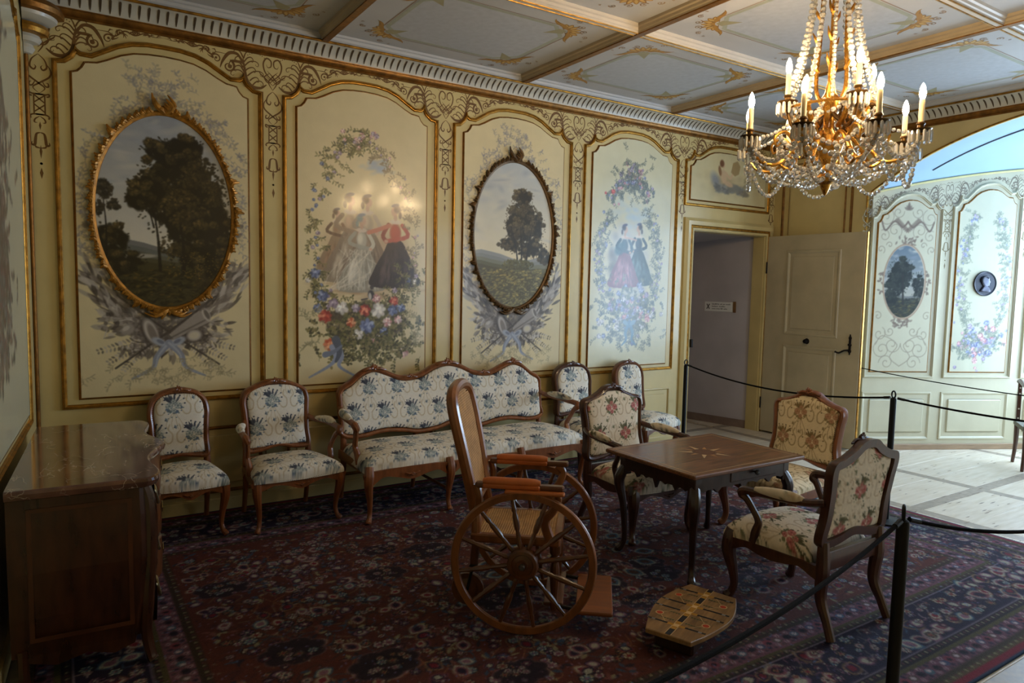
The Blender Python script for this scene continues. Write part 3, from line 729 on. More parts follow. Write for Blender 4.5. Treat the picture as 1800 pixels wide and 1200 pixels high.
def muse_panel(w, h):
    rng = rg(44); c = Canvas(w, h, 0.004, (206, 192, 148)); c.tint(0.012, 0.3, rng); cx, cy = w * 0.46, h * 0.40
    for k in range(120): c.dab(cx + rng.normal(0, 0.16), cy - 0.02 + rng.normal(0, 0.05), 0.07, 0.05, 0, (172, 152, 116), 0.2, 0.9)
    B = np.array((132, 134, 130))
    c.dab(cx - 0.20, cy + 0.02, 0.14, 0.09, 2.3, (122, 132, 150), 0.7, 0.7)
    for k in range(120): c.dab(cx + rng.uniform(-0.2, 0.32), cy - 0.07 + rng.normal(0, 0.025), 0.05, 0.02, rng.normal(0, 0.4), B * rng.uniform(0.7, 1.2), 0.55, 0.6)
    c.dab(cx + 0.12, cy - 0.05, 0.15, 0.06, -0.1, (126, 124, 112), 0.9); c.dab(cx + 0.30, cy - 0.10, 0.12, 0.04, -0.1, (120, 112, 98), 0.8)
    c.dab(cx - 0.06, cy + 0.07, 0.055, 0.10, 0.25, (202, 172, 136), 0.95); c.dab(cx + 0.03, cy - 0.01, 0.09, 0.035, -0.2, (196, 166, 132), 0.95)
    c.line(cr([(cx - 0.03, cy + 0.12), (cx + 0.05, cy + 0.06), (cx + 0.10, cy + 0.13)], 4), 0.028, (204, 172, 136), 0.95)
    c.dab(cx - 0.075, cy + 0.20, 0.035, 0.045, 0, (200, 168, 134), 0.95); c.dab(cx - 0.10, cy + 0.215, 0.045, 0.05, 0, (112, 72, 46), 0.95); c.dab(cx - 0.13, cy + 0.13, 0.03, 0.07, 0.3, (120, 78, 50), 0.8)
    c.poly([(cx + 0.06, cy + 0.13), (cx + 0.09, cy + 0.24), (cx + 0.17, cy + 0.27), (cx + 0.22, cy + 0.21), (cx + 0.20, cy + 0.12), (cx + 0.13, cy + 0.09)], (154, 128, 84), 0.9)
    for k in range(30): spray(c, cx + 0.38 + rng.normal(0, 0.05), cy + rng.normal(0, 0.04), rng.uniform(0, PI), 0.06, [(160, 146, 110)], rng, 3, 0.007, 0.6)
    c.blur(); return c

FN = [oval_panel(0, 11), fete_panel, oval_panel(1, 12), ladies_panel]
panels = []
for i in range(4):
    step = (0.0042, 0.0044, 0.0050, 0.0060)[i]
    f = wall_panel(wall_back, 1.485 * i + 0.0, 1.33, 0.86, 3.185, FN[i], step)
    panels.append(f)
over = wall_panel(wall_back, 5.89, 1.47, 2.70, 3.205, muse_panel, 0.007, k=1.0, inset=0.085)

# carved gilt frames round the two oval landscapes
def oval_frame(parent, cx, cz, a, b, m, seed):
    rng = random.Random(seed); mb = MB()
    n = 96; ring = [(cx + a * math.cos(2 * PI * k / n), cz + b * math.sin(2 * PI * k / n)) for k in range(n)]
    mb.sweep(ring, [(0.012, 0.013), (0.009, 0.022), (0.0, 0.026), (-0.008, 0.030), (-0.018, 0.026), (-0.024, 0.013)])
    t = 0.0
    while t < 2 * PI:
        big = rng.random() < 0.16; q = rng.uniform(0.8, 1.25) * (1.8 if big else 1.0); sg = 1 if (math.sin(t * 3 + seed) > -.2) else -1
        for dt, fr_ in ((0, 1.0), (.035 * sg, .75), (.06 * sg, .5)):
            u = t + dt; x, z = cx + (a + .014) * math.cos(u), cz + (b + .014) * math.sin(u); d = u + sg * 1.30; L = .034 * q * fr_
            pts = [(x, -0.018, z), (x + L * .55 * math.cos(d - sg * .3), -0.034, z + L * .55 * math.sin(d - sg * .3)), (x + L * math.cos(d - sg * .9), -0.026, z + L * math.sin(d - sg * .9))]
            limb(mb, pts, [0.013, 0.013 * q ** .3, 0.006], 3, 6)
        t += (0.11 if big else .085) * rng.uniform(0.9, 1.3)
    for sd in (-1, 1):        # crest of leaves and foot
        for l, w in ((0.11, 0.022), (0.08, 0.018), (0.14, 0.016), (.06, .02)):
            limb(mb, [(cx, -0.02, cz + b + 0.01), (cx + sd * l * .45, -0.036, cz + b + l * .45), (cx + sd * l * .35 - .03, -0.034, cz + b + l * .95)], [w, w, .004], 4, 6)
            limb(mb, [(cx, -0.02, cz - b - 0.01), (cx + sd * l * .6, -0.036, cz - b - l * .4), (cx + sd * l * 1.1, -0.03, cz - b - l * .22)], [w, w * .8, .004], 4, 6)
    return mb.build('oval_frame', m, parent)
oval_frame(panels[0], 0.106 + 0.559 - 0.006, 0.93 + 1.305, 0.448, 0.685, mat('bright_carved_gilding', (190, 130, 42), 0.42, 0.4, vary=0.4, scale=30), 1)
oval_frame(panels[2], 0.106 + 0.559 - 0.006, 0.93 + 1.305, 0.448, 0.685, mat('umber_gilding', (104, 76, 40), 0.45, 0.4, vary=0.3, scale=18), 2)

# painted scrollwork of the frieze and the pendants on the stiles
def frieze_half(col, w=0.742):
    r = RB(); K = 1.3
    r.stroke(cr([(-0.055, 3.315), (-0.01, 3.285), (0.05, 3.33), (0.068, 3.395), (0.045, 3.44), (0.012, 3.425), (0.012, 3.385), (0.035, 3.375), (0.045, 3.395)], 7), 0.009 * K, col)
    r.stroke(cr([(0.0, 3.46), (0.03, 3.47), (0.06, 3.455)], 5), 0.006 * K, col)
    r.stroke(cr([(0.0, 3.245), (0.045, 3.285), (0.085, 3.315), (0.10, 3.335)], 6), 0.008 * K, col)
    r.stroke(cr([(0.0, 3.21), (0.03, 3.265), (0.0, 3.31), (-0.04, 3.35)], 6), 0.008 * K, col)
    # trunk and fronds
    r.stroke(cr([(0.045, 3.245), (0.09, 3.214), (0.15, 3.216), (0.190, 3.262), (0.205, 3.35), (0.215, 3.42)], 7), 0.026, col)
    for k in range(6):
        t = k / 5; x0, z0 = 0.150 + 0.056 * min(1, t * 1.5), 3.222 + 0.165 * t
        L = (0.060 + 0.035 * math.sin(t * PI * .9)) * (1.18, .72, 1.12, .70, 1.05, .8)[k]; dz = (.006, -.004, .010, -.002, .012, .004)[k]
        r.stroke(cr([(x0, z0), (x0 - L * .40, z0 + 0.026 + dz), (x0 - L * .85, z0 + 0.036 + dz), (x0 - L * 1.12, z0 + 0.022 + dz), (x0 - L * 1.08, z0 + .002 + dz), (x0 - L * .90, z0 + 0.006 + dz), (x0 - L * .92, z0 + .016 + dz)], 5), 0.0105, col, 'out')
        if 1 < k: r.stroke(cr([(x0 + .006, z0 - .01), (x0 + L * .5, z0 + 0.030), (x0 + L * 1.0, z0 + 0.022), (x0 + L * 1.15, z0 - 0.004), (x0 + L * 1.0, z0 - .014), (x0 + L * .9, z0 - .004)], 5), 0.0115, col, 'out')
    r.stroke(cr([(0.215, 3.42), (0.235, 3.455), (0.265, 3.462), (0.28, 3.445), (0.268, 3.43)], 5), 0.011, col, 'out')
    r.stroke(cr([(0.21, 3.41), (0.195, 3.45), (0.17, 3.468), (0.15, 3.458)], 5), 0.011, col, 'out')
    r.stroke(cr([(0.02, 3.335), (0.06, 3.30), (0.03, 3.262), (-0.02, 3.30)], 6), 0.010, col)
    for k in range(9): r.disc(0.06 + 0.015 * k, 3.462 - 0.0014 * (k - 4) ** 2, 0.0042, col, 6)
    # leafy scroll running up to the middle of the panel
    r.spiral(0.315, 3.335, 0.045, PI * 0.6, 1.2, 0.016 * K, col, (0.215, 3.38))
    r.stroke(cr([(0.21, 3.36), (0.25, 3.43), (0.31, 3.43), (0.355, 3.37), (0.375, 3.315)], 6), 0.018 * K, col)
    for (x, z, s, d) in ((0.40, 3.375, 0.034, 1), (0.475, 3.43, 0.024, -1), (0.56, 3.445, 0.018, 1), (0.635, 3.45, 0.014, -1)):
        r.spiral(x, z, s, PI * (0.2 if d > 0 else 1.3), 1.1 * d, 0.009 * K, col)
        for k in range(3):
            a = PI * (0.15 + 0.25 * k) * d
            r.stroke(cr([(x + s * .6, z), (x + s * (1 + .5 * math.cos(a)), z + s * .8 * math.sin(a)), (x + s * 1.9 * math.cos(a * .6), z + s * 1.5 * math.sin(a))], 4), 0.008 * K, col, 'out')
    r.stroke(cr([(0.33, 3.42), (0.40, 3.42), (0.44, 3.40), (0.50, 3.445), (0.56, 3.428), (0.62, 3.452), (0.68, 3.44), (0.742, 3.448)], 6), 0.008 * K, col)
    for k in range(8):
        x = 0.40 + 0.042 * k; r.stroke([(x, 3.42 + 0.003 * k), (x + 0.012, 3.44 + 0.002 * k), (x + 0.03, 3.438 + 0.002 * k)], 0.008 * K, col)
    return r
def pendant_half(col, z0=3.2):
    r = RB(); d = z0 - 3.2
    P = lambda pts, w, n=6, t=True: r.stroke(cr([(x * 1.15, z + d) for x, z in pts], n), w * 1.4, col, t)
    P([(0.0, 3.20), (0.03, 3.165), (0.04, 3.12), (0.022, 3.10), (0.012, 3.118), (0.02, 3.13)], 0.008)
    P([(0.04, 3.14), (0.058, 3.10), (0.05, 3.06), (0.0, 3.015), (-0.028, 2.985), (0.0, 2.95)], 0.008)
    P([(0.015, 3.035), (0.03, 3.0), (0.045, 2.998), (0.044, 3.018), (0.034, 3.02)], 0.007)
    P([(-0.018, 2.945), (0.03, 2.945), (0.046, 2.95), (0.046, 2.935), (0.034, 2.932)], 0.007, 4, False)
    P([(0.026, 2.945), (0.026, 2.815)], 0.006, 2, False)
    P([(-0.026, 2.94), (0.026, 2.89)], 0.006, 2, False); P([(-0.026, 2.88), (0.026, 2.83)], 0.006, 2, False)
    P([(-0.018, 2.815), (0.03, 2.815), (0.046, 2.80), (0.04, 2.79)], 0.007, 4, False)
    P([(0.0, 2.805), (0.022, 2.785), (0.026, 2.765), (0.012, 2.762)], 0.007)
    r.poly([(0, 2.77 + d), (0.007, 2.745 + d), (0, 2.715 + d)], col)
    P([(0.0, 2.70), (0.018, 2.69), (0.024, 2.655), (0.028, 2.62), (0.042, 2.622), (0.04, 2.64)], 0.012)
    P([(0.0, 2.60), (0.022, 2.605), (0.026, 2.622)], 0.008); r.poly([(0, 2.62 + d), (0.008, 2.58 + d), (0, 2.53 + d)], col)
    r.disc(0, 2.50 + d, 0.008, col); r.poly([(0, 2.475 + d), (0.010, 2.44 + d), (0, 2.40 + d)], col)
    return r
BRN = (112, 76, 26)
fr_r = frieze_half(BRN).mesh('frieze_scrollwork')
fl = frieze_half(BRN); fl.v = [(-x, y, z) for x, y, z in fl.v]; fr_l = fl.mesh('frieze_scrollwork')
pend = pendant_half(BRN).mirror().mesh('pendant_ornament')
for k in range(5):
    X = -0.075 + 1.485 * k
    link('frieze_scrollwork', fr_r, STROKE, wall_back, (X, 0, 0))
    if k: link('frieze_scrollwork', fr_l, STROKE, wall_back, (X, 0, 0))
    link('pendant_ornament', pend, STROKE, wall_back, (X, 0, 0))
link('frieze_scrollwork', fr_l, STROKE, wall_back, (7.41, 0, 0)); link('pendant_ornament', pend, STROKE, wall_back, (7.415, 0, 0))
# stile joints, dado line, dado panels and plinth
for k in range(4):
    x0 = 1.485 * k
    w = 1.33
    MB().sweep([(x0 + .02, 0.14), (x0 + w - .02, 0.14), (x0 + w - .02, 0.655), (x0 + .02, 0.655)], [(0, 0), (0.002, 0.014), (0.014, 0.016), (0.024, 0.006), (0.026, 0)]).build('dado_moulding', DGOLD if k < 3 else WALL, wall_back)
    MB().box(x0 + .09, x0 + w - .09, -0.012, 0.01, 0.21, 0.585, 0.008).build('dado_panel', WALL, wall_back, smooth=False)
    MB().box(x0 - 0.15, x0 - 0.145, -0.003, 0.01, 0.1, 3.19).build('stile_joint', DGOLD, wall_back, smooth=False)
MB().box(-0.15, 5.85, -0.02, 0.01, 0, 0.10, 0.006).build('baseboard_back', WALL, smooth=False, kind='structure')
# vertical gilt bead in the left corner and a turned corbel under the cornice
MB().tube([(-0.138, -0.012, 0.1), (-0.138, -0.012, 3.49)], 0.012, 8).build('corner_bead', DGOLD, wall_back)
cb = MB().lathe([(0.005, 3.18), (0.045, 3.19), (0.062, 3.22), (0.05, 3.245), (0.085, 3.255), (0.10, 3.28), (0.092, 3.30)], 20, (-0.15, 0, 0), a0=-PI / 2, a1=0).build('trim_1', COVEM, kind='structure')
MB().lathe([(0.092, 3.30), (0.135, 3.31), (0.145, 3.335), (0.135, 3.36), (0.10, 3.37)], 20, (-0.15, 0, 0), a0=-PI / 2, a1=0).build('gilt_ring', GOLD, cb)
MB().lathe([(0.10, 3.37), (0.15, 3.375), (0.185, 3.40), (0.19, 3.42)], 20, (-0.15, 0, 0), a0=-PI / 2, a1=0).build('upper_ring', COVEM, cb)
MB().lathe([(0.19, 3.42), (0.225, 3.43), (0.23, 3.46), (0.215, 3.49), (0.2, 3.5)], 20, (-0.15, 0, 0), a0=-PI / 2, a1=0).build('gilt_ring', DGOLD, cb)
# ------------------------------------------------------------------ cornice: gilt fillet, cove with painted flute shade, gilt line, fascia
LS = 0.0577     # the left wall runs a little outward toward the front
COVE = [(0.028, 3.520), (0.034, 3.540), (0.050, 3.562), (0.074, 3.582), (0.104, 3.597), (0.132, 3.604)]
def run(prof, a, b, axis):
    """extrude a cornice profile (projection, height) along a wall"""
    mb = MB(); n = len(prof)
    def p(t, d, z):
        if axis == 'back': return (t, -d, z)
        if axis == 'end': return (XE - d, t, z)
        if axis == 'left': return (XL + LS * t + d, t, z)
        return (t, YF + d, z)
    mb.v = [p(t, d, z) for t in (a, b) for d, z in prof]
    mb.f = [(i, i + 1, n + i + 1, n + i) for i in range(n - 1)]
    return mb
FL_SHARED = {}
def flute_shade_mesh(axis):  # thin strips lying on the cove; groove shade is put into their colour
    if axis in FL_SHARED: return FL_SHARED[axis]
    pts = [(0.0315, 3.531), (0.038, 3.546), (0.050, 3.562), (0.074, 3.582), (0.098, 3.594), (0.112, 3.599)]; v = []; wid = [0.002, 0.0050, 0.0070, 0.0078, 0.0078, 0.004]
    for (d, z), w in zip(pts, wid):
        for s in (-1, 1):
            q = d + 0.0018 * 0.6; zz = z - 0.0018
            v.append((s * w, -q, zz) if axis == 'back' else (-q, s * w, zz))
    mb = MB(); mb.v = v; mb.f = [(2 * i, 2 * i + 1, 2 * i + 3, 2 * i + 2) for i in range(5)]
    FL_SHARED[axis] = mb.mesh('flute_shade_strip'); return FL_SHARED[axis]
n_trim = 2
for axis, a, b in (('back', XL, XE), ('end', YF, 0), ('left', YF, 0), ('front', XL, XE)):
    t = run(COVE, a, b, axis).build('trim_%d' % n_trim, COVEM, kind='structure'); n_trim += 1
    run([(0, 3.458), (0.010, 3.460), (0.016, 3.468), (0.012, 3.476), (0.020, 3.482), (0.030, 3.494), (0.032, 3.508), (0.026, 3.514), (0.028, 3.521)], a, b, axis).build('gilt_fillet', DGOLD, t)
    run([(0.131, 3.603), (0.142, 3.605), (0.146, 3.612), (0.142, 3.620), (0.136, 3.622)], a, b, axis).build('gilt_line', GOLD, t)
    run([(0.136, 3.622), (0.150, 3.632), (0.156, 3.650), (0.170, 3.656), (0.172, 3.672)], a, b, axis).build('fascia', CEILM, t)
    if axis == 'back':
        x = XL + 0.2
        while x < XE - 0.16: link('flute_shade_strip', flute_shade_mesh('back'), FLUTE_SHADE, t, (x, 0, 0)); x += 0.0577
    if axis == 'end':
        y = -0.2
        while y > -4.6: link('flute_shade_strip', flute_shade_mesh('end'), FLUTE_SHADE, t, (XE, y, 0)); y -= 0.0577

# ------------------------------------------------------------------ coffered ceiling
ceiling = MB().box(-0.8, 7.7, -6.7, 0.2, ZC, 3.86).build('ceiling', CEILM, smooth=False, kind='structure')
BX = [-0.06, 1.77, 3.62, 5.52, 7.38]; BY = [-0.06, -1.645, -3.23, -4.815, -6.40]
TANB = mat('tan_beam_paint', (184, 166, 138), 0.5, vary=0.1, scale=6)
def beam(a, b, c, axis, gold):
    prof = [(-0.058, 3.672), (-0.054, 3.654), (-0.040, 3.648), (-0.036, 3.632), (-0.027, 3.626), (-0.026, 3.614), (0.026, 3.614), (0.027, 3.626), (0.036, 3.632), (0.040, 3.648), (0.054, 3.654), (0.058, 3.672)]
    def mk(pr):
        mb = MB(); n = len(pr)
        mb.v = [((c + d, t, z) if axis == 'y' else (t, c + d, z)) for t in (a, b) for d, z in pr]
        mb.f = [(i, i + 1, n + i + 1, n + i) for i in range(n - 1)]; return mb
    o = mk(prof).build('ceiling_beam', TANB if gold else BEAMW, ceiling)
    if gold: mk([(-0.027, 3.6145), (-0.025, 3.606), (0.025, 3.606), (0.027, 3.6145)]).build('gilt_strip', gold, o)
    else:
        for s in (-1, 1): mk([(s * 0.022 - 0.006, 3.6145), (s * 0.022 - .004, 3.609), (s * 0.022 + .004, 3.609), (s * 0.022 + 0.006, 3.6145)]).build('gilt_line', GOLD, o)
for x in BX[1:-1]: beam(YF + 0.15, -0.15, x, 'y', DGOLD)
for y in BY[1:-1]: beam(XL + 0.15, XE - 0.15, y, 'x', None)
def coffer_paint(W, H):
    r = RB(); hw, hh = W / 2, H / 2
    BR = (150, 118, 84); GG = (164, 166, 148); GO = (170, 124, 52)
    def octo(ins, ch): a, b = hw - ins, hh - ins; return [(a - ch, -b), (a, -b + ch), (a, b - ch), (a - ch, b), (-a + ch, b), (-a, b - ch), (-a, -b + ch), (-a + ch, -b)]
    fld = octo(0.275, 0.16); r.poly(fld, (180, 182, 186))
    for ins, ch, wd, col in ((0.265, 0.165, 0.034, GG), (0.235, 0.16, 0.007, BR)):
        o = octo(ins, ch)
        for k in range(8):
            p, q = o[k], o[(k + 1) % 8]; 
            if k % 2 == 1 or True: r.stroke([p, ((p[0] + q[0]) / 2, (p[1] + q[1]) / 2), q], wd, col, False)
    for sx in (-1, 1):
        for sz in (-1, 1):
            cx, cz = sx * (hw - 0.30), sz * (hh - 0.30)
            ax = math.atan2(sz, sx)
            def T(u, v): u, v = u * 1.45, v * 1.45; return (cx + u * math.cos(ax) - v * math.sin(ax), cz + u * math.sin(ax) + v * math.cos(ax))
            def lobe(u, v, lu, lv, rot, col):
                pts = []
                for q in range(12):
                    t = 2 * PI * q / 12; du, dv = lu * math.cos(t), lv * math.sin(t) * (1.15 - .35 * math.cos(t)); pts.append(T(u + du * math.cos(rot) - dv * math.sin(rot), v + du * math.sin(rot) + dv * math.cos(rot)))
                r.poly(pts, col)
            r.poly([T(-0.13, 0), T(-0.03, -0.035), T(0.0, 0), T(-0.03, 0.035)], (158, 150, 116))
            for k in (-3, 3, -2, 2, -1, 1, 0):
                a = k * .48; lobe(.038 * math.cos(a), .058 * math.sin(a), .036, .015, a, (150, 108, 46) if k % 2 else GO); lobe(.045 * math.cos(a), .064 * math.sin(a), .022, .007, a, (200, 162, 90))
            for k in (-1, 1): lobe(-.012, k * .085, .045, .011, k * 1.9, GO); lobe(-.03, k * .125, .032, .009, k * 1.75, (150, 108, 46))
            for s in (-1, 1):
                r.stroke(cr([T(0.01, 0), T(-0.01, s * 0.06), T(-0.035, s * 0.13), T(-0.03, s * .17)], 5), 0.018, GO)
                q = T(0.085, s * 0.035); r.spiral(q[0], q[1], 0.034, ax + s * 2, 1.2 * s, 0.012, BR); q = T(0.075, s * 0.11); r.spiral(q[0], q[1], 0.028, ax + s * 2, -1.2 * s, 0.010, BR)
                q = T(0.05, s * 0.165); r.spiral(q[0], q[1], 0.013, ax, 1.0 * s, 0.006, BR)
    me = r.mesh('coffer_painting')
    me.transform(Matrix(((1, 0, 0, 0), (0, 0, 1, 0), (0, 1, 0, 0), (0, 0, 0, 1))))   # lies in the ceiling, facing down
    return me
cp = coffer_paint(1.70, 1.44)
for i in range(4):
    for j in range(4):
        link('coffer_painting', cp, STROKE, ceiling, ((BX[i] + BX[i + 1]) / 2, (BY[j] + BY[j + 1]) / 2, ZC - 0.0005))

# ------------------------------------------------------------------ other walls of the room
RA = 3.56
def arch_z(y): d = y + 3.23; return 3.47 - (RA - math.sqrt(RA * RA - d * d))
JY0, JY1 = -1.2, -5.26
arch = [(y, arch_z(y)) for y in np.linspace(JY0, JY1, 41)]
wall_end = MB().prism([(0.16, 0), (JY0, 0)] + arch + [(JY1, 0), (-6.62, 0), (-6.62, 3.85), (0.16, 3.85)], XE, XE + 0.10, 'yz').build('wall_end', WALL, smooth=False, kind='structure')
edge = [(JY0, 0.0)] + arch + [(JY1, 0.0)]
MB().tube([(XE - 0.004, y, z) for y, z in edge], 0.011, 8).build('gilt_bead', GOLD, wall_end)
MB().sweep([(-y, z) for y, z in [(-0.12, 0.86), (-1.03, 0.86), (-1.03, 3.36), (-0.12, 3.36)]], M_OUT, mk=lambda x, z, h: (XE - h, -x, z)).build('moulding', DGOLD, wall_end)
MB().sweep([(-y, z) for y, z in [(-0.22, 0.93), (-0.94, 0.93), (-0.94, 3.27), (-0.22, 3.27)]], M_IN, mk=lambda x, z, h: (XE - h, -x, z)).build('inner_fillet', DGOLD, wall_end)
sw = MB().box(XE + .012, XE + .066, -1.214, -1.2, 1.10, 1.22, 0.003).build('switch_plate', mat('white_plastic', (226, 228, 230), 0.35, vary=0.03), label='small white switch plate on the inner side of the arch, beside the door', cat='switch')
MB().box(XE + .022, XE + .056, -1.218, -1.212, 1.12, 1.20, 0.002).build('rocker', mat('grey_plastic', (176, 184, 196), 0.3, vary=0.05), sw)

wall_left = MB().prism([(XL + LS * .16, .16), (XL - LS * 6.7, -6.7), (-0.8, -6.7), (-0.8, .16)], 0, 3.85, 'xy').build('wall_left', WALL, smooth=False, kind='structure')
def left_canvas(w, h):
    rng = rg(55); c = Canvas(w, h, 0.008, (200, 198, 170)); cx = w / 2
    for k in range(500): spray(c, cx + rng.normal(0, 0.2), rng.uniform(0.4, h - 0.3), rng.uniform(0, 2 * PI), 0.14, [(92, 96, 92), (66, 68, 66), (120, 124, 122), (120, 84, 84)], rng, 4, 0.03, 0.9)
    c.blur(); return c
for k, yc in enumerate((-0.42, -2.95)):
    w = 2.30; out = shaped(w, 0.86, 3.185); inn = [(x + .106, z) for x, z in shaped(w - .212, .93, 3.115, True)]
    me = canvas_mesh('painted_panel', left_canvas(w - .212, 2.4), 0.016, inn, 0.013, (0.106, 0.93))
    f = link('painted_panel', me, PAINT, wall_left); f.location = (XL + LS * (yc - w), yc - w, 0); f.rotation_euler = (0, 0, PI / 2 - math.atan(LS))
    MB().sweep(out, M_OUT).build('moulding', GOLD, f); MB().sweep(inn, M_IN).build('inner_fillet', DGOLD, f)
MB().prism([(XL, -.02), (XL + .02, -.02), (XL + .02 - LS * 6.4, -6.4), (XL - LS * 6.4, -6.4)], 0, .10, 'xy').build('baseboard_left', WALL, smooth=False, kind='structure')
FW0, FW1, FZ0, FZ1 = 5.62, 6.78, 0.62, 2.85
wall_front = (MB().box(-0.8, FW0, -6.62, YF, 0, 3.85).box(FW1, 7.62, -6.62, YF, 0, 3.85).box(FW0, FW1, -6.62, YF, 0, FZ0).box(FW0, FW1, -6.62, YF, FZ1, 3.85)
              .build('wall_front', WALL, smooth=False, kind='structure'))
WHITEW = mat('white_window_paint', (214, 214, 208), 0.4, vary=0.05)
def window(name, w, h, loc, rz, parent_kind='structure'):
    """casement window: frame, transom, glazing bars, panes; local x across, z up"""
    o = MB().box(-w / 2, -w / 2 + .05, -.04, .04, 0, h, .004).box(w / 2 - .05, w / 2, -.04, .04, 0, h, .004).box(-w / 2, w / 2, -.04, .04, 0, .05, .004).box(-w / 2, w / 2, -.04, .04, h - .05, h, .004).build(name, WHITEW, smooth=False, kind=parent_kind)
    o.location = loc; o.rotation_euler = (0, 0, rz)
    MB().box(-.035, .035, -.045, .035, .05, h - .05, .004).build('meeting_stile', WHITEW, o, smooth=False)
    zs = [h * k / 4 for k in range(5)]
    for z in zs[1:-1]: MB().box(-w / 2 + .05, w / 2 - .05, -.02, .02, z - .014, z + .014, .003).build('glazing_bar', WHITEW, o, smooth=False)
    for s in (-1, 1):
        for k in range(4): MB().box(s * .035, s * (w / 2 - .05), -.002, .002, zs[k] + .014, zs[k + 1] - .014).build('pane', PANE, o, smooth=False)
    return o
window('window_guessed', FW1 - FW0, FZ1 - FZ0, ((FW0 + FW1) / 2, -6.55, FZ0), 0)  # guessed window behind the camera, added for the light it lets in

# ------------------------------------------------------------------ the arched bay
AX, AY = 7.50, -1.245
DIRX, DIRY = 0.8953, -0.4454
ANG = math.atan2(DIRY, DIRX); LEN = 2.45
wall_bay = MB().box(0.0, LEN, 0, 0.14, 0, 3.75).build('wall_bay_left', BAYP, smooth=False, kind='structure')
wall_bay.location = (AX, AY, 0); wall_bay.rotation_euler = (0, 0, ANG)
wb2 = MB().box(0.0, 1.15, -0.14, 0, 0, 3.75).box(2.05, LEN, -0.14, 0, 0, 3.75).box(1.15, 2.05, -.14, 0, 0, .56).box(1.15, 2.05, -.14, 0, 2.94, 3.75).build('wall_bay_right', BAYP, smooth=False, kind='structure')
wb2.location = (AX, -6.46 - AY, 0); wb2.rotation_euler = (0, 0, -ANG)
BXW = AX + DIRX * LEN; BY0 = AY + DIRY * LEN; BY1 = -6.46 - BY0
WY0, WY1 = -3.23 + 0.78, -3.23 - 0.78
(MB().box(BXW, BXW + .14, WY0, BY0 + .1, 0, 3.75).box(BXW, BXW + .14, BY1 - .1, WY1, 0, 3.75).box(BXW, BXW + .14, WY1, WY0, 0, .56).box(BXW, BXW + .14, WY1, WY0, 2.94, 3.75)
 .build('wall_bay_window', BAYP, smooth=False, kind='structure'))
w3 = window('window_3', 0.90, 2.38, (AX + DIRX * 1.6 - .07 * .4454, -6.46 - AY - DIRY * 1.6 - .07 * .8953, 0.56), -ANG + PI)
window('window_1', 1.56, 2.38, (BXW + .07, -3.23, 0.56), -PI / 2)
def vault_z(x, y):
    d = y + 3.23; return 3.47 - 0.08 * (x - XE) / 1.5 - (RA - math.sqrt(max(0.01, RA * RA - d * d)))
V = MB(); nx, ny = 12, 48
V.v = [(XE + 0.05 + (BXW + .1 - XE) * i / nx, -0.95 - 4.56 * j / ny, vault_z(XE + (BXW + .1 - XE) * i / nx, -0.95 - 4.56 * j / ny)) for i in range(nx + 1) for j in range(ny + 1)]
V.f = [(i * (ny + 1) + j, i * (ny + 1) + j + 1, (i + 1) * (ny + 1) + j + 1, (i + 1) * (ny + 1) + j) for i in range(nx) for j in range(ny)]
vault = V.build('ceiling_bay', BLUEW, kind='structure')
MB().tube([(7.88, y, vault_z(7.88, y) - 0.001) for y in np.linspace(-1.66, -4.8, 30)], 0.008, 6).build('board_joint', mat('dark_joint', (84, 92, 104), 0.7), vault)
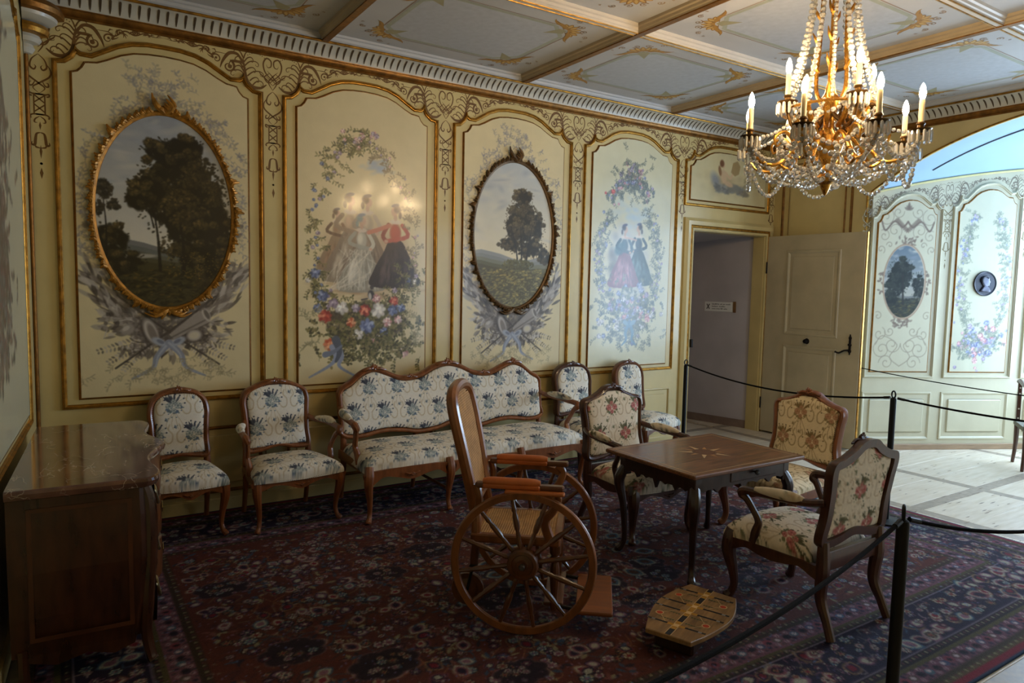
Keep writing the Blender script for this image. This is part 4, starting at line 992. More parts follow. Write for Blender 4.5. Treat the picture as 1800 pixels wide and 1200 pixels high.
# gilt line where the bay wall meets the vault (wall-local coordinates)
def bay_top(s): return vault_z(AX + DIRX * s, AY + DIRY * s)
MB().tube([(s, -0.006, bay_top(s) - 0.012) for s in np.linspace(0.0, LEN, 24)], 0.012, 6).build('gilt_line', mat('pale_gilt', (214, 200, 140), 0.4, 0.2, vary=0.1), wall_bay)
MB().box(0.01, LEN, -0.022, 0.01, 0, 0.065, 0.004).build('baseboard_bay', mat('bare_pine_skirting', (166, 138, 108), 0.5, vary=0.2, stretch=(1, 8, 8)), wall_bay, smooth=False)
SH = 0.155
BGREY = (124, 112, 92)
def bay_arabesque(w, h):
    rng = rg(66); c = Canvas(w, h, 0.004, (194, 188, 162)); c.tint(0.01, 0.3, rng); cx = w / 2; cy = 1.00
    G = (146, 134, 116); D = (116, 100, 88)
    def sp(x, y, r, a0, turns, col, wd=0.008):
        for sd in (-1, 1):
            t = np.linspace(0, 1, 26); a = a0 + 2 * PI * turns * t; rr = r * (1 - .85 * t)
            c.line(np.stack([cx + sd * (x + rr * np.cos(a)), y + rr * np.sin(a)], 1), wd, col, 0.8)
    for (x, y, r, a0, tn) in ((.16, .10, .09, 0, 1.4), (.22, .25, .11, 1, -1.5), (.10, .30, .10, 3, 1.3), (.26, .42, .08, 2, 1.2), (.14, .45, .06, 0, -1.2), (.27, 1.50, .07, 1, 1.3), (.15, 1.56, .09, 4, -1.3), (.26, 1.70, .10, 2, 1.4), (.12, 1.76, .07, 3, 1.2), (.29, .62, .05, 1, 1.1), (.30, 1.35, .05, 4, -1.1), (.20, 1.40, .04, 0, 1)): sp(x, y, r, a0, tn, G)
    for sd in (-1, 1):
        c.line(cr([(cx, .06), (cx + sd * .12, .16), (cx + sd * .04, .30), (cx + sd * .22, .40), (cx + sd * .30, .30)], 6), .009, G, .85)
        c.line(cr([(cx, 1.66), (cx + sd * .06, 1.60), (cx + sd * .16, 1.66), (cx + sd * .26, 1.56), (cx + sd * .31, 1.66)], 6), .02, D, .8)
        for k in range(9): c.leaf(cx + sd * .05 * .5 * k / 2, 1.60 + .012 * k, .07, .016, -PI / 2 + sd * (.2 + .12 * k), D, .7)
        for z, x in ((.9, .295), (1.0, .30), (1.1, .295)): 
            for k in range(5): c.leaf(cx + sd * (x - .02), z, .05, .012, rng.uniform(0, 2 * PI), D, .8)
    for k in range(40): c.leaf(cx + rng.normal(0, .05), .55 + rng.normal(0, .03), .05, .013, rng.uniform(0, 2 * PI), D, .7)
    for k in range(30): c.leaf(cx + rng.normal(0, .06), 1.44 + rng.normal(0, .03), .05, .013, rng.uniform(0, 2 * PI), D, .7)
    c.leaf(cx, 1.78, .10, .02, PI / 2, D, .8)
    for k in range(5): c.leaf(cx, 1.78, .07, .015, PI / 2 + (k - 2) * .5, D, .7)
    c.dab(cx, cy, .262, .425, 0, (150, 122, 100), 1, 0.03); c.dab(cx, cy, .25, .412, 0, (196, 176, 150), 1, 0.03)
    landscape(c, cx, cy, .24, .40, rng, 2)
    c.blur(); return c
def bay_wreath(w, h):
    rng = rg(77); c = Canvas(w, h, 0.004, (194, 192, 168)); c.tint(0.01, 0.3, rng); cx = w / 2
    LB = [(132, 138, 120), (150, 152, 134), (110, 120, 112)]; BLU = [(120, 128, 166), (150, 158, 188), (186, 190, 206)]; VIO = [(146, 128, 160), (176, 162, 186), (204, 196, 210)]; PNK = [(190, 130, 136), (212, 168, 168), (226, 200, 198)]
    garland(c, cx, 1.05, .28, .82, .66 * PI, 1.2 * PI, 120, LB, [VIO, BLU], rng, .03, (.010, .02), .35, .7)
    garland(c, cx, 1.05, .28, .82, -.2 * PI, .32 * PI, 110, LB, [VIO, BLU], rng, .025, (.008, .018), .3, .7)
    for k in range(170):
        x, y = cx + rng.normal(0, .15), .34 + rng.normal(0, .11)
        if rng.uniform() < .45: spray(c, x, y, rng.uniform(0, 2 * PI), .08, LB, rng, 4, .012, .8)
        else: flower(c, x, y, rng.uniform(.018, .04), [VIO, BLU, BLU, PNK][rng.integers(4)], rng, 6)
    c.blur(); return c
bp = []
for k, (s0, w, fn) in enumerate(((0.0, 0.835, bay_arabesque), (0.955, 0.835, bay_wreath), (1.91, 0.52, bay_wreath))):
    f = wall_panel(wall_bay, 0, w, 0.82, 2.585, fn, 0.007, gold=BAYP, k=0.66 if w > .6 else .4, sh=lambda x, s0=s0: SH * (s0 + x), inset=0.075, mbase=DGOLD)
    f.location = (s0, 0, 0); bp.append(f)
    MB().sweep([(s0 + .0, 0.115), (s0 + w, 0.115), (s0 + w, 0.66), (s0 + .0, 0.66)], [(0, 0), (0.002, 0.010), (0.014, 0.012), (0.030, 0.004), (0.034, 0)]).build('dado_moulding', BAYP, wall_bay)
    MB().box(s0 + .085, s0 + w - .085, -0.014, 0.01, 0.20, 0.575, 0.012).build('dado_panel', BAYP, wall_bay, smooth=False)
    x = s0 + w - .012
    MB().box(x - .006, x + .010, -0.004, .01, .82, 2.6 + SH * x).build('gilt_joint', DGOLD, wall_bay, smooth=False)  # dark gilt strip along the right edge of each panel
# painted frieze of the bay, climbing with the vault
def bay_frieze(s0, half):
    r = frieze_half(BGREY)
    kx = 0.478 / 0.742
    r.v = [((x if half > 0 else -x) * kx, y, (z - 3.495) * 0.92) for x, y, z in r.v]
    r.v = [(x + s0, y, z + bay_top(max(0, x + s0)) - 0.035) for x, y, z in r.v]
    return r.mesh('frieze_scrollwork')
for s0 in (-0.045, 0.895, 1.85):
    link('frieze_scrollwork', bay_frieze(s0, 1), STROKE, wall_bay)
    if s0 > 0: link('frieze_scrollwork', bay_frieze(s0, -1), STROKE, wall_bay)
for s0 in (-0.06, 0.895, 1.85):
    p = pendant_half((128, 112, 72), 2.70 + SH * s0).mirror(); p.v = [(x * .85, y, z) for x, y, z in p.v]
    link('pendant_ornament', p.mesh('pendant_ornament'), STROKE, wall_bay, (max(s0, -0.052), 0, 0))

# medallion with a portrait head in relief
BRONZE = mat('dark_bronze', (44, 46, 56), 0.38, 0.5, vary=0.25, bump=0.1)
md = thing('portrait_medallion', 'round dark bronze medallion with a profile head in relief on the flower panel', 'medallion')
md.parent = None
md.matrix_world = Matrix.Translation((AX, AY, 0)) @ Matrix.Rotation(ANG, 4, 'Z') @ Matrix.Translation((1.385, -0.016, 1.89))
MB().lathe([(0.0, 0.0), (0.135, 0.0), (0.14, -0.008), (0.135, -0.016), (0.126, -0.014), (0.12, -0.010), (0.0, -0.012)], 40, axis='y').build('disc', BRONZE, md)
HO = cr([(-.058, -.092), (-.050, -.060), (-.030, -.034), (-.046, -.004), (-.058, .030), (-.048, .066), (-.016, .086), (.020, .082), (.038, .060), (.040, .042), (.053, .020), (.043, .013), (.046, .003), (.040, -.004), (.043, -.016), (.030, -.026), (.012, -.032), (.014, -.052), (.046, -.076), (.052, -.092)], 3, True)
hc = np.mean(HO, 0)
hd = MB().loft([[(hc[0] + (x - hc[0]) * k, y, hc[1] + (z - hc[1]) * k) for x, z in HO] for y, k in ((-.009, 1.0), (-.020, .99), (-.027, .93), (-.031, .80), (-.033, .55))], True, True)
hd.build('profile_head', mat('bronze_relief', (92, 94, 108), 0.32, 0.6, vary=0.3), md)
hr = MB()
for k in range(9):
    a = .25 * PI + .105 * PI * k; hr.ball((-.008 + .040 * math.cos(a), -.030, .036 + .042 * math.sin(a)), (.014, .008, .012), 8, 5)
hr.build('curled_hair', BRONZE, md, kind='stuff')

# ------------------------------------------------------------------ doorway, open door, passage
casing = MB().sweep([(DX0, 0.0), (DX0, DZ), (DX1, DZ), (DX1, 0.0)], [(0.0, -0.02), (0.0, 0.03), (0.022, 0.034), (0.028, 0.026), (0.05, 0.024), (0.058, 0.04), (0.10, 0.044), (0.12, 0.03), (0.135, 0.02), (0.137, 0.0)], closed=False).build('trim_7', WALL, kind='structure')
MB().sweep([(DX0 - .001, 0.0), (DX0 - .001, DZ + .001), (DX1 + .001, DZ + .001), (DX1 + .001, 0.0)], [(0.026, 0.030), (0.03, 0.037), (0.042, 0.040), (0.050, 0.036), (0.054, 0.028)], closed=False).build('gilt_moulding', GOLD, casing)
MB().box(DX0 - 0.002, DX0 + 0.03, -0.055, -0.01, 1.10, 1.19, 0.004).build('strike_plate', IRON, casing, smooth=False)
# jambs through the thickness of the wall
MB().box(DX0 - .01, DX0 + .006, 0, .16, 0, DZ).box(DX1 - .006, DX1 + .01, 0, .16, 0, DZ).box(DX0, DX1, 0, .16, DZ - .006, DZ + .01).build('jamb_lining', WALL, casing, smooth=False)
dw, dh, dt = 1.245, 2.40, 0.042
door = MB().box(0, dw, 0, dt, 0, dh, 0.004).build('door_1', DOORP, smooth=False, kind='structure')
door.location = (7.335, -0.045, 0.022); door.rotation_euler = (0, 0, -PI / 2)
# local x runs from the hinge to the free edge; the room side faces local -y
for z0, z1 in ((0.16, 1.08), (1.24, 2.20)):
    MB().sweep([(.30, z0), (.95, z0), (.95, z1), (.30, z1)], [(-0.02, 0), (-0.014, 0.010), (0.0, 0.012), (0.018, 0.003), (0.022, 0.0)]).build('panel_moulding', DOORP, door)
    MB().box(.36, .89, -0.007, 0.0, z0 + .06, z1 - .06, 0.006).build('door_panel', DOORP, door, smooth=False)
lk = MB().box(1.118, 1.146, -0.012, 0, 1.10, 1.22, 0.004).ball((1.132, -0.006, 1.235), (0.020, .008, .024)).ball((1.132, -0.006, 1.09), (0.022, .008, .022)).ball((1.132, -0.006, 1.26), (0.009, .006, .02)).ball((1.132, -0.006, 1.065), (0.010, .006, .018)).ball((1.132, -0.01, 1.16), (0.026, .008, .016)).build('lock_plate', IRON, door)
MB().tube(cr([(1.132, -0.03, 1.10), (1.09, -0.045, 1.095), (1.03, -0.045, 1.065), (0.985, -0.045, 1.075)], 5), [.012] * 3 + [.010] * 12 + [.014], 8).build('door_handle', IRON, lk)
MB().lathe([(0.03, 0), (0.034, -.006), (0.02, -.012), (0.014, -.03), (0.026, -.042), (0.02, -.056), (0.0, -.058)], 14, (0.60, 0, 1.16), 'y').build('door_knob', IRON, door)
MB().prism([(0.60, 1.10), (0.645, 1.16), (0.60, 1.22), (0.555, 1.16)], -0.003, 0).build('knob_rosette', DOORP, door, smooth=False)
for z in (0.28, 1.95):
    MB().tube([(0.0, -0.008, z), (0.0, -0.008, z + .14)], 0.008, 8).build('hinge', IRON, door)
MB().box(dw - .001, dw + .012, .006, .036, 0.0, dh, .003).build('gilt_edge', GOLD, door, smooth=False)
# passage behind the doorway
px0, py0, px1, py1 = 7.335, 0.16, 7.02, 1.62
passage = MB()
passage.add([(px0, py0, 0), (px1, py1, 0), (px1, py1, 3.0), (px0, py0, 3.0), (px0 + .1, py0, 0), (px1 + .1, py1, 0), (px1 + .1, py1, 3.0), (px0 + .1, py0, 3.0)], [(0, 1, 2, 3), (4, 7, 6, 5), (0, 4, 5, 1), (3, 2, 6, 7), (0, 3, 7, 4), (1, 5, 6, 2)])
wp = passage.build('wall_passage_right', GREYP, smooth=False, kind='structure')
pv = MB(); dxp, dyp = px1 - px0, py1 - py0
pv.add([(px0 - .012, py0, 0), (px1 - .012, py1, 0), (px1 - .012, py1, .10), (px0 - .012, py0, .10), (px0 + .01, py0, 0), (px1 + .01, py1, 0), (px1 + .01, py1, .10), (px0 + .01, py0, .10)], [(0, 1, 2, 3), (4, 7, 6, 5), (0, 4, 5, 1), (3, 2, 6, 7), (0, 3, 7, 4), (1, 5, 6, 2)]).build('baseboard_passage', mat('dusty_skirting', (134, 112, 98), 0.6, vary=0.2), smooth=False, kind='structure')
MB().box(3.6, 7.3, py1, py1 + .1, 0, 3.0).build('wall_passage_back', GREYP, smooth=False, kind='structure')
PW0, PW1 = 0.5, 1.45
MB().box(3.5, 3.6, .16, py1 + .1, 0, 3.0).build('wall_passage_left', GREYP, smooth=False, kind='structure')
MB().add([(3.5, .16, 2.60), (7.45, .16, 2.44), (7.45, 1.72, 2.30), (3.5, 1.72, 2.30), (3.5, .16, 2.7), (7.45, .16, 2.54), (7.45, 1.72, 2.4), (3.5, 1.72, 2.4)], [(0, 1, 2, 3), (4, 7, 6, 5), (0, 4, 5, 1), (3, 2, 6, 7), (0, 3, 7, 4), (1, 5, 6, 2)]).build('ceiling_passage', GREYP, smooth=False, kind='structure')
# notice on the passage wall: crossed-out symbol and three lines of small print
pa = math.atan2(dyp, dxp)
t_ = 0.30
sg = thing('notice_sign', 'small white notice with a cross symbol and three printed lines on the grey passage wall', 'sign')
sg.matrix_world = Matrix.Translation((px0 + dxp * t_ - .004, py0 + dyp * t_, 1.54)) @ Matrix.Rotation(pa + PI, 4, 'Z')
MB().box(-0.20, 0.20, -0.004, 0.0, -0.062, 0.062).build('card', mat('white_card', (222, 220, 216), 0.6, vary=0.03), sg, smooth=False)
INK = mat('grey_ink', (70, 66, 66), 0.7, vary=0.1)
rs = random.Random(5)
for z, words in ((0.026, (.07, .02, .03, .03, .07)), (-0.004, (.09, .09)), (-0.034, (.05, .05, .03, .05))):
    x = -0.095; ln = MB()
    for wd in words:              # lines of small print, too small to read
        q = x
        while q < x + wd - .004:
            hgt = rs.choice((.010, .010, .016)); ln.box(q, q + .006, -0.0052, -0.0042, z, z + hgt); ln.box(q, q + .009, -0.0052, -0.0042, z, z + .003); q += .011
        x += wd + .012
    ln.build('printed_line', INK, sg, smooth=False)
MB().box(0.205, 0.245, -0.012, 0.0, -0.07, 0.07, 0.003).build('wooden_stop', mat('brown_batten', (120, 84, 44), 0.5, vary=0.2), sg, smooth=False)
MB().prism([(-.175, -.03), (-.165, -.036), (-.125, .03), (-.135, .036)], -0.0055, -0.0042).prism([(-.135, -.036), (-.125, -.03), (-.165, .036), (-.175, .03)], -0.0055, -0.0042).build('cross_symbol', INK, sg, smooth=False)
# ------------------------------------------------------------------ rug
def rug_canvas(W, H):
    rng = rg(91); c = Canvas(W, H, 0.0045, (70, 34, 34))
    NAVY, PINK, ROSE, OLIVE, RED, CREAM, TEAL, BROWN, BLK = (38, 29, 46), (138, 86, 94), (122, 60, 66), (86, 72, 44), (128, 34, 44), (176, 158, 128), (62, 84, 98), (84, 48, 34), (24, 20, 24)
    def rect(d, col): c.a[int(d / c.res):c.H - int(d / c.res), int(d / c.res):c.W - int(d / c.res)] = col
    bands = [(0.0, (40, 52, 70)), (0.02, RED), (0.055, OLIVE), (0.085, (66, 52, 38)), (0.11, (112, 66, 74)), (0.205, OLIVE), (0.23, (44, 34, 36)), (0.277, (120, 96, 100)), (0.284, NAVY), (0.575, (120, 96, 100)), (0.582, (50, 40, 36)), (0.615, OLIVE), (0.638, (118, 70, 74)), (0.755, (62, 46, 34)), (0.80, (96, 46, 36))]
    for d, col in bands: rect(d, col)
    # mottled field
    FLD = [(84, 46, 42), (70, 38, 40), (92, 54, 48), (62, 34, 40), (58, 40, 54)]
    for k in range(2600): c.dab(rng.uniform(.82, W - .82), rng.uniform(.82, H - .82), rng.uniform(.02, .09), rng.uniform(.012, .03), rng.normal(0, .4), FLD[rng.integers(5)], .35, .8)
    def rosette(x, y, r, cols, n=7):
        c.dab(x, y, r, r * .9, 0, BLK, .9, .2); c.dab(x, y, r * .86, r * .76, 0, cols[0], .95, .25)
        for k in range(n): a = 2 * PI * k / n; c.dab(x + r * .58 * math.cos(a), y + r * .52 * math.sin(a), r * .26, r * .2, a, cols[1], .95, .4)
        c.dab(x, y, r * .30, r * .27, 0, cols[2], .95, .4)
    def boteh(x, y, s, a, cols):
        for q, cl in ((1.0, cols[0]), (.78, cols[1]), (.5, cols[2])): c.leaf(x - s * q * math.cos(a) * .5, y - s * q * math.sin(a) * .5, s * q, s * .38 * q, a, cl, .95)
    PAL = [(PINK, CREAM, ROSE), (NAVY, PINK, CREAM), (CREAM, ROSE, NAVY), ((128, 74, 56), CREAM, RED), (TEAL, CREAM, PINK), (ROSE, NAVY, CREAM), ((150, 108, 70), NAVY, RED)]
    def pal(): return PAL[rng.integers(len(PAL))]
    def along(d, spacing, fn):
        x = d
        L = [(x, d, 1) for x in np.arange(d, W - d, spacing)] + [(x, H - d, 1) for x in np.arange(d, W - d, spacing)] + [(d, y, 0) for y in np.arange(d, H - d, spacing)] + [(W - d, y, 0) for y in np.arange(d, H - d, spacing)]
        for k, (x, y, hz) in enumerate(L): fn(x, y, hz, k)
    GM = [(60, 40, 44), (64, 74, 92), (140, 60, 66), (88, 70, 60), (40, 34, 46), (70, 96, 100)]
    def guard(x, y, hz, k):
        c.dab(x + rng.normal(0, .004), y + rng.normal(0, .004), .030 if hz else .024, .024 if hz else .030, 0, GM[k % 6], .9, .2); c.dab(x, y, .018, .014, 0, (196, 160, 150) if k % 2 else (30, 26, 34), .95, .3)
    along(.157, .066, guard); along(.697, .066, guard)
    def guard2(x, y, hz, k):
        for sg in (-1, 1):
            ox, oy = (.033, sg * .030) if hz else (sg * .030, .033)
            c.dab(x + ox, y + oy, .016, .016, 0, (176, 132, 128) if (k + sg) % 3 else (50, 44, 60), .9, .4); c.dab(x + ox, y + oy, .006, .006, 0, (60, 36, 44), .9)
            ox, oy = (0, sg * .042) if hz else (sg * .042, 0); c.dab(x + ox, y + oy, .014, .010, 0, (70, 54, 60), .9, .4)
    along(.157, .066, guard2); along(.697, .066, guard2)
    def tiny(x, y, hz, k): c.dab(x, y, .010, .010, 0, (150, 126, 90) if k % 2 else (96, 50, 50), .9)
    for d in (.252, .60, .07, .78): along(d, .03, tiny)
    def mainb(x, y, hz, k):
        for q in range(3):
            ox, oy = (rng.uniform(-.05, .05), (q - 1) * .09 + rng.normal(0, .012)); ox, oy = (ox, oy) if hz else (oy, ox)
            if rng.uniform() < .30: boteh(x + ox, y + oy, rng.uniform(.10, .18), rng.uniform(0, 2 * PI), pal())
            else: rosette(x + ox, y + oy, rng.uniform(.02, .046), pal(), 6)
    along(.43, .055, mainb)
    for k in range(500):
        if rng.uniform() < .5: x, y = rng.uniform(.29, W - .29), rng.choice((.43, H - .43)) + rng.uniform(-.13, .13)
        else: x, y = rng.choice((.43, W - .43)) + rng.uniform(-.13, .13), rng.uniform(.29, H - .29)
        a = rng.uniform(0, 2 * PI); c.line(cr([(x, y), (x + .04 * math.cos(a), y + .04 * math.sin(a)), (x + .06 * math.cos(a + .8), y + .06 * math.sin(a + .8))], 4), .006, [(150, 122, 112), PINK, TEAL, (120, 100, 84)][rng.integers(4)], .85)
    # field flowers, palmettes, leaves, stems
    for k in range(420):
        x, y = rng.uniform(.95, W - .95), rng.uniform(.95, H - .95); a = rng.uniform(0, 2 * PI)
        c.line(cr([(x, y), (x + .1 * math.cos(a), y + .1 * math.sin(a)), (x + .15 * math.cos(a + 1), y + .15 * math.sin(a + 1)), (x + .12 * math.cos(a + 1.8), y + .12 * math.sin(a + 1.8))], 5), .006, [(56, 44, 46), (130, 96, 70), (60, 74, 84), (150, 90, 60)][rng.integers(4)], .8)
    for k in range(2700):
        x, y = rng.uniform(.84, W - .84), rng.uniform(.84, H - .84); q = rng.uniform()
        if q < .45: rosette(x, y, rng.uniform(.016, .044), pal(), 6)
        elif q < .75:
            for j in range(3): c.leaf(x, y, rng.uniform(.03, .07), rng.uniform(.008, .016), rng.uniform(0, 2 * PI), [(44, 38, 46), (150, 130, 90), (58, 72, 88), (130, 70, 62)][rng.integers(4)], .9)
        else: boteh(x, y, rng.uniform(.06, .13), rng.uniform(0, 2 * PI), pal())
    c.a = np.clip(c.a * 1.10, 0, 255)
    for k in range(34):      # large cartouches with scalloped pink edges
        x, y = rng.uniform(1.0, W - 1.0), rng.uniform(1.0, H - 1.0); r = rng.uniform(.10, .2); a0 = rng.uniform(0, PI)
        for q, cl in ((1.0, (150, 92, 98)), (.93, BLK), (.88, (150, 110, 84)), (.85, (46, 32, 40))):
            for j in range(7): a = a0 + 2 * PI * j / 7; c.dab(x + r * .6 * math.cos(a), y + r * .45 * math.sin(a), r * .42 * q, r * .32 * q, 0, cl, .95, .12)
            c.dab(x, y, r * .7 * q, r * .5 * q, 0, cl, .95, .12)
        for j in range(14): rosette(x + rng.normal(0, r * .38), y + rng.normal(0, r * .28), rng.uniform(.018, .036), pal(), 6)
    for a in range(16):      # medallion points in the middle
        t = 2 * PI * a / 16; x, y = W / 2 + .55 * math.cos(t), H / 2 + .42 * math.sin(t); boteh(x, y, .16, t, (CREAM, TEAL, BROWN))
    FK = [(176, 156, 140), (116, 128, 164), (164, 106, 124), (36, 30, 42), (150, 116, 150), (140, 90, 60)]
    for k in range(9000):
        a = rng.uniform(0, PI); c.dab(rng.uniform(.36, W - .36), rng.uniform(.36, H - .36), rng.uniform(.006, .015), rng.uniform(.003, .006), a, FK[rng.integers(6)], .75, .5)
    c.a *= (1 + .05 * rng.normal(0, 1, c.a.shape[:2]))[..., None]
    c.a = c.a * np.array((.86, .96, 1.06))
    return c
RUGM = mat('knotted_wool_pile', rough=0.9, vary=0.28, scale=90, attr=True, bump=0.5, bscale=260, spec=0.2)
RX0, RX1, RY0, RY1 = -0.14, 5.75, -4.19, -0.03
rc = rug_canvas(RX1 - RX0 + .13, RY1 - RY0)
stp = 0.0088
ncx, ncy = int(rc.w / stp), int(rc.h / stp)
gx, gy = np.meshgrid(np.linspace(0, RX1 - RX0, ncx), np.linspace(0, rc.h, ncy))
colr = rc.sample(gx + .13, gy).reshape(-1, 3)
tX = gx / (RX1 - RX0); tY = gy / rc.h
px_ = RX0 + gx + tX ** 3 * (0.22 * (tY - 0.45) + 0.03 * np.sin(tY * 9))       # the right end lies a little askew
py_ = RY0 + gy + 0.02 * np.sin(tX * 7) * (1 - tY)
pz_ = 0.0105 + 0.0015 * np.exp(-((tX - 0.985) / 0.02) ** 2) * (0.5 + 0.5 * np.sin(tY * 23)) * (tY < .6) + 0.0008 * np.sin(tX * 60) * np.sin(tY * 40)
top = np.stack([px_, py_, pz_], -1).reshape(-1, 3)
nt_ = len(top)
ring = np.concatenate([np.arange(ncx), (np.arange(1, ncy)) * ncx + ncx - 1, (ncy - 1) * ncx + np.arange(ncx - 2, -1, -1), np.arange(ncy - 2, 0, -1) * ncx])
low = top[ring].copy(); low[:, 2] = 0.001
nr_ = len(ring); k_ = np.arange(nr_)
side = np.stack([ring, nt_ + k_, nt_ + (k_ + 1) % nr_, ring[(k_ + 1) % nr_]], -1)
rme = numpy_mesh('persian_rug', np.vstack([top, low]), np.vstack([grid_quads(ncy, ncx), side]), np.vstack([colr, colr[ring]]))
rug = link('persian_rug', rme, RUGM, label='large patterned red and navy wool rug under the chairs and table', cat='rug')
fr = MB(); rf = random.Random(4)
for side_x, sgn in ((1, 1), (0, -1)):
    for k in range(0, ncy, 1):
        i = k * ncx + (ncx - 1 if side_x else 0); p = top[i]
        q = (p[0] + sgn * rf.uniform(.03, .055), p[1] + rf.uniform(-.012, .012), 0.004)
        fr.add([(p[0], p[1] - .0022, p[2]), (p[0], p[1] + .0022, p[2]), q], [(0, 1, 2)])
fr.build('fringe', mat('dusty_fringe', (116, 96, 84), 0.9, vary=0.3), rug, smooth=False, kind='stuff')

# ------------------------------------------------------------------ woven upholstery
def fabric(pal, seed):
    """woven bouquets with ribbons in staggered rows; one repeat is TX by TY"""
    rng = rg(seed); TX, TY = 0.25, 0.40; c = Canvas(TX, TY, 0.0018, pal['bg']); q0 = 1.12
    def at(x, y, fn):
        for ox in (-TX, 0, TX):
            for oy in (-TY, 0, TY):
                if -.18 < x + ox < TX + .18 and -.22 < y + oy < TY + .22: fn(x + ox, y + oy)
    def ribbons(x, y):
        for k in range(4):
            sx = (k - 1.5) * .016
            c.line(cr([(x, y - .04), (x + sx * 1.2, y - .085), (x + sx * 2.2, y - .13), (x + sx * 2.0 + .008, y - .165)], 5), .005, pal['rib'], .7)
        for sd in (-1, 1): c.line(cr([(x + sd * .045, y - .02), (x + sd * .075, y - .06), (x + sd * .105, y - .05), (x + sd * .11, y + .0), (x + sd * .085, y + .035), (x + sd * .095, y + .07)], 6), .010, pal['rib'], .5)
    def bouquet(x, y):
        r = rg(seed + 1)
        for k in range(11):
            a = r.uniform(.22 * PI, .78 * PI); l = r.uniform(.045, .066) * q0; c.leaf(x + .022 * math.cos(a), y + .018, l, .0075 * q0, a, pal['dk'][k % 2], .9)
        for k in range(14):
            a = r.uniform(-PI, 0); c.leaf(x + .034 * math.cos(a), y + .026 * math.sin(a) - .006, .028, .010, a, pal['md'][k % 2], .95)
        for (dx, dy, q) in ((0, .030, .020), (0, -.034, .020), (-.028, -.002, .029), (.028, .0, .028)):
            c.dab(x + dx, y + dy, q, q * .92, 0, pal['fl'][0], .95, .3)
            for k in range(6): a = 2 * PI * k / 6 + dx * 50; c.dab(x + dx + q * .52 * math.cos(a), y + dy + q * .52 * math.sin(a), q * .38, q * .26, a, pal['fl'][1 + k % 2], .95, .4)
            c.dab(x + dx, y + dy, q * .25, q * .22, 0, pal['fl'][0], .9, .4)
        for k in range(8):
            a = PI * (.02 + .137 * k); rr = r.uniform(.062, .085); c.line([(x, y + .01), (x + rr * math.cos(a), y + .01 + rr * math.sin(a))], .0018, pal['md'][0], .8); c.dab(x + rr * math.cos(a), y + .01 + rr * math.sin(a), .0075, .0065, 0, pal['dk'][k % 2], .95)
        for k in range(7):
            a = -PI * (.08 + .12 * k); rr = r.uniform(.055, .085); c.dab(x + rr * math.cos(a), y + rr * math.sin(a), .006, .005, 0, pal['md'][k % 2], .9)
    spots = ((TX * .25, TY * .30), (TX * .75, TY * .80))
    for (x, y) in spots: at(x, y, ribbons)
    for (x, y) in spots: at(x, y, bouquet)
    def sprig(x, y):
        for k in range(5): c.leaf(x, y, .02, .005, -.6 + .5 * k, pal['md'][k % 2], .7)
        c.dab(x, y, .006, .005, 0, pal['dk'][0], .8); c.dab(x + .02, y + .012, .005, .005, 0, pal['md'][0], .8)
    for (x, y) in ((TX * .75, TY * .42), (TX * .25, TY * .92), (TX * .52, TY * .55), (TX * .02, TY * .05)): at(x, y, sprig)
    c.a *= (1 + .03 * rng.normal(0, 1, c.a.shape[:2]))[..., None]
    return c, (TX, TY)
P_BLUE = dict(bg=(232, 224, 208), rib=(202, 184, 150), dk=[(66, 68, 80), (84, 88, 96)], md=[(112, 124, 124), (104, 120, 142)], fl=[(122, 132, 132), (204, 204, 192), (178, 184, 178)])
P_ROSE = dict(bg=(230, 216, 192), rib=(196, 174, 142), dk=[(88, 86, 62), (104, 100, 72)], md=[(120, 118, 82), (104, 108, 84)], fl=[(156, 84, 78), (206, 140, 132), (188, 112, 104)])
P_FADE = dict(bg=(240, 222, 186), rib=(180, 154, 112), dk=[(140, 116, 76), (126, 108, 74)], md=[(158, 138, 96), (150, 130, 94)], fl=[(170, 124, 94), (202, 160, 128), (190, 146, 114)])
FAB = {'blue': fabric(P_BLUE, 3), 'rose': fabric(P_ROSE, 4), 'faded': fabric(P_FADE, 5)}
CLOTH = mat('woven_floral_upholstery', rough=0.85, vary=0.06, scale=30, attr=True, bump=0.25, bscale=500, spec=0.2)
def cloth_col(kind, u, v): c, T = FAB[kind]; return c.sample(np.mod(u, T[0]), np.mod(v, T[1])).reshape(-1, 3)
def grid_cushion(name, kind, P, U, V, parent, **k):
    nr, nc = P.shape[:2]
    return link(name, numpy_mesh(name, P.reshape(-1, 3), grid_quads(nr, nc), cloth_col(kind, U, V), smooth=True), CLOTH, parent, **k)
def outline_half(kind):
    """half outline of a chair back (x, z) from the middle of the foot rail up to the middle of the crest"""
    return {'side': [(0, .490), (.10, .475), (.165, .470), (.192, .50), (.186, .60), (.190, .72), (.196, .80), (.180, .875), (.13, .93), (.06, .955), (0, .962)],
            'arm': [(0, .500), (.12, .475), (.215, .468), (.246, .50), (.238, .62), (.244, .76), (.250, .85), (.225, .915), (.15, .955), (.07, .985), (0, .992)],
            'rose': [(0, .50), (.13, .475), (.245, .468), (.282, .51), (.268, .63), (.276, .77), (.287, .86), (.268, .905), (.20, .922), (.12, .955), (.06, .992), (0, 1.0)]}[kind]
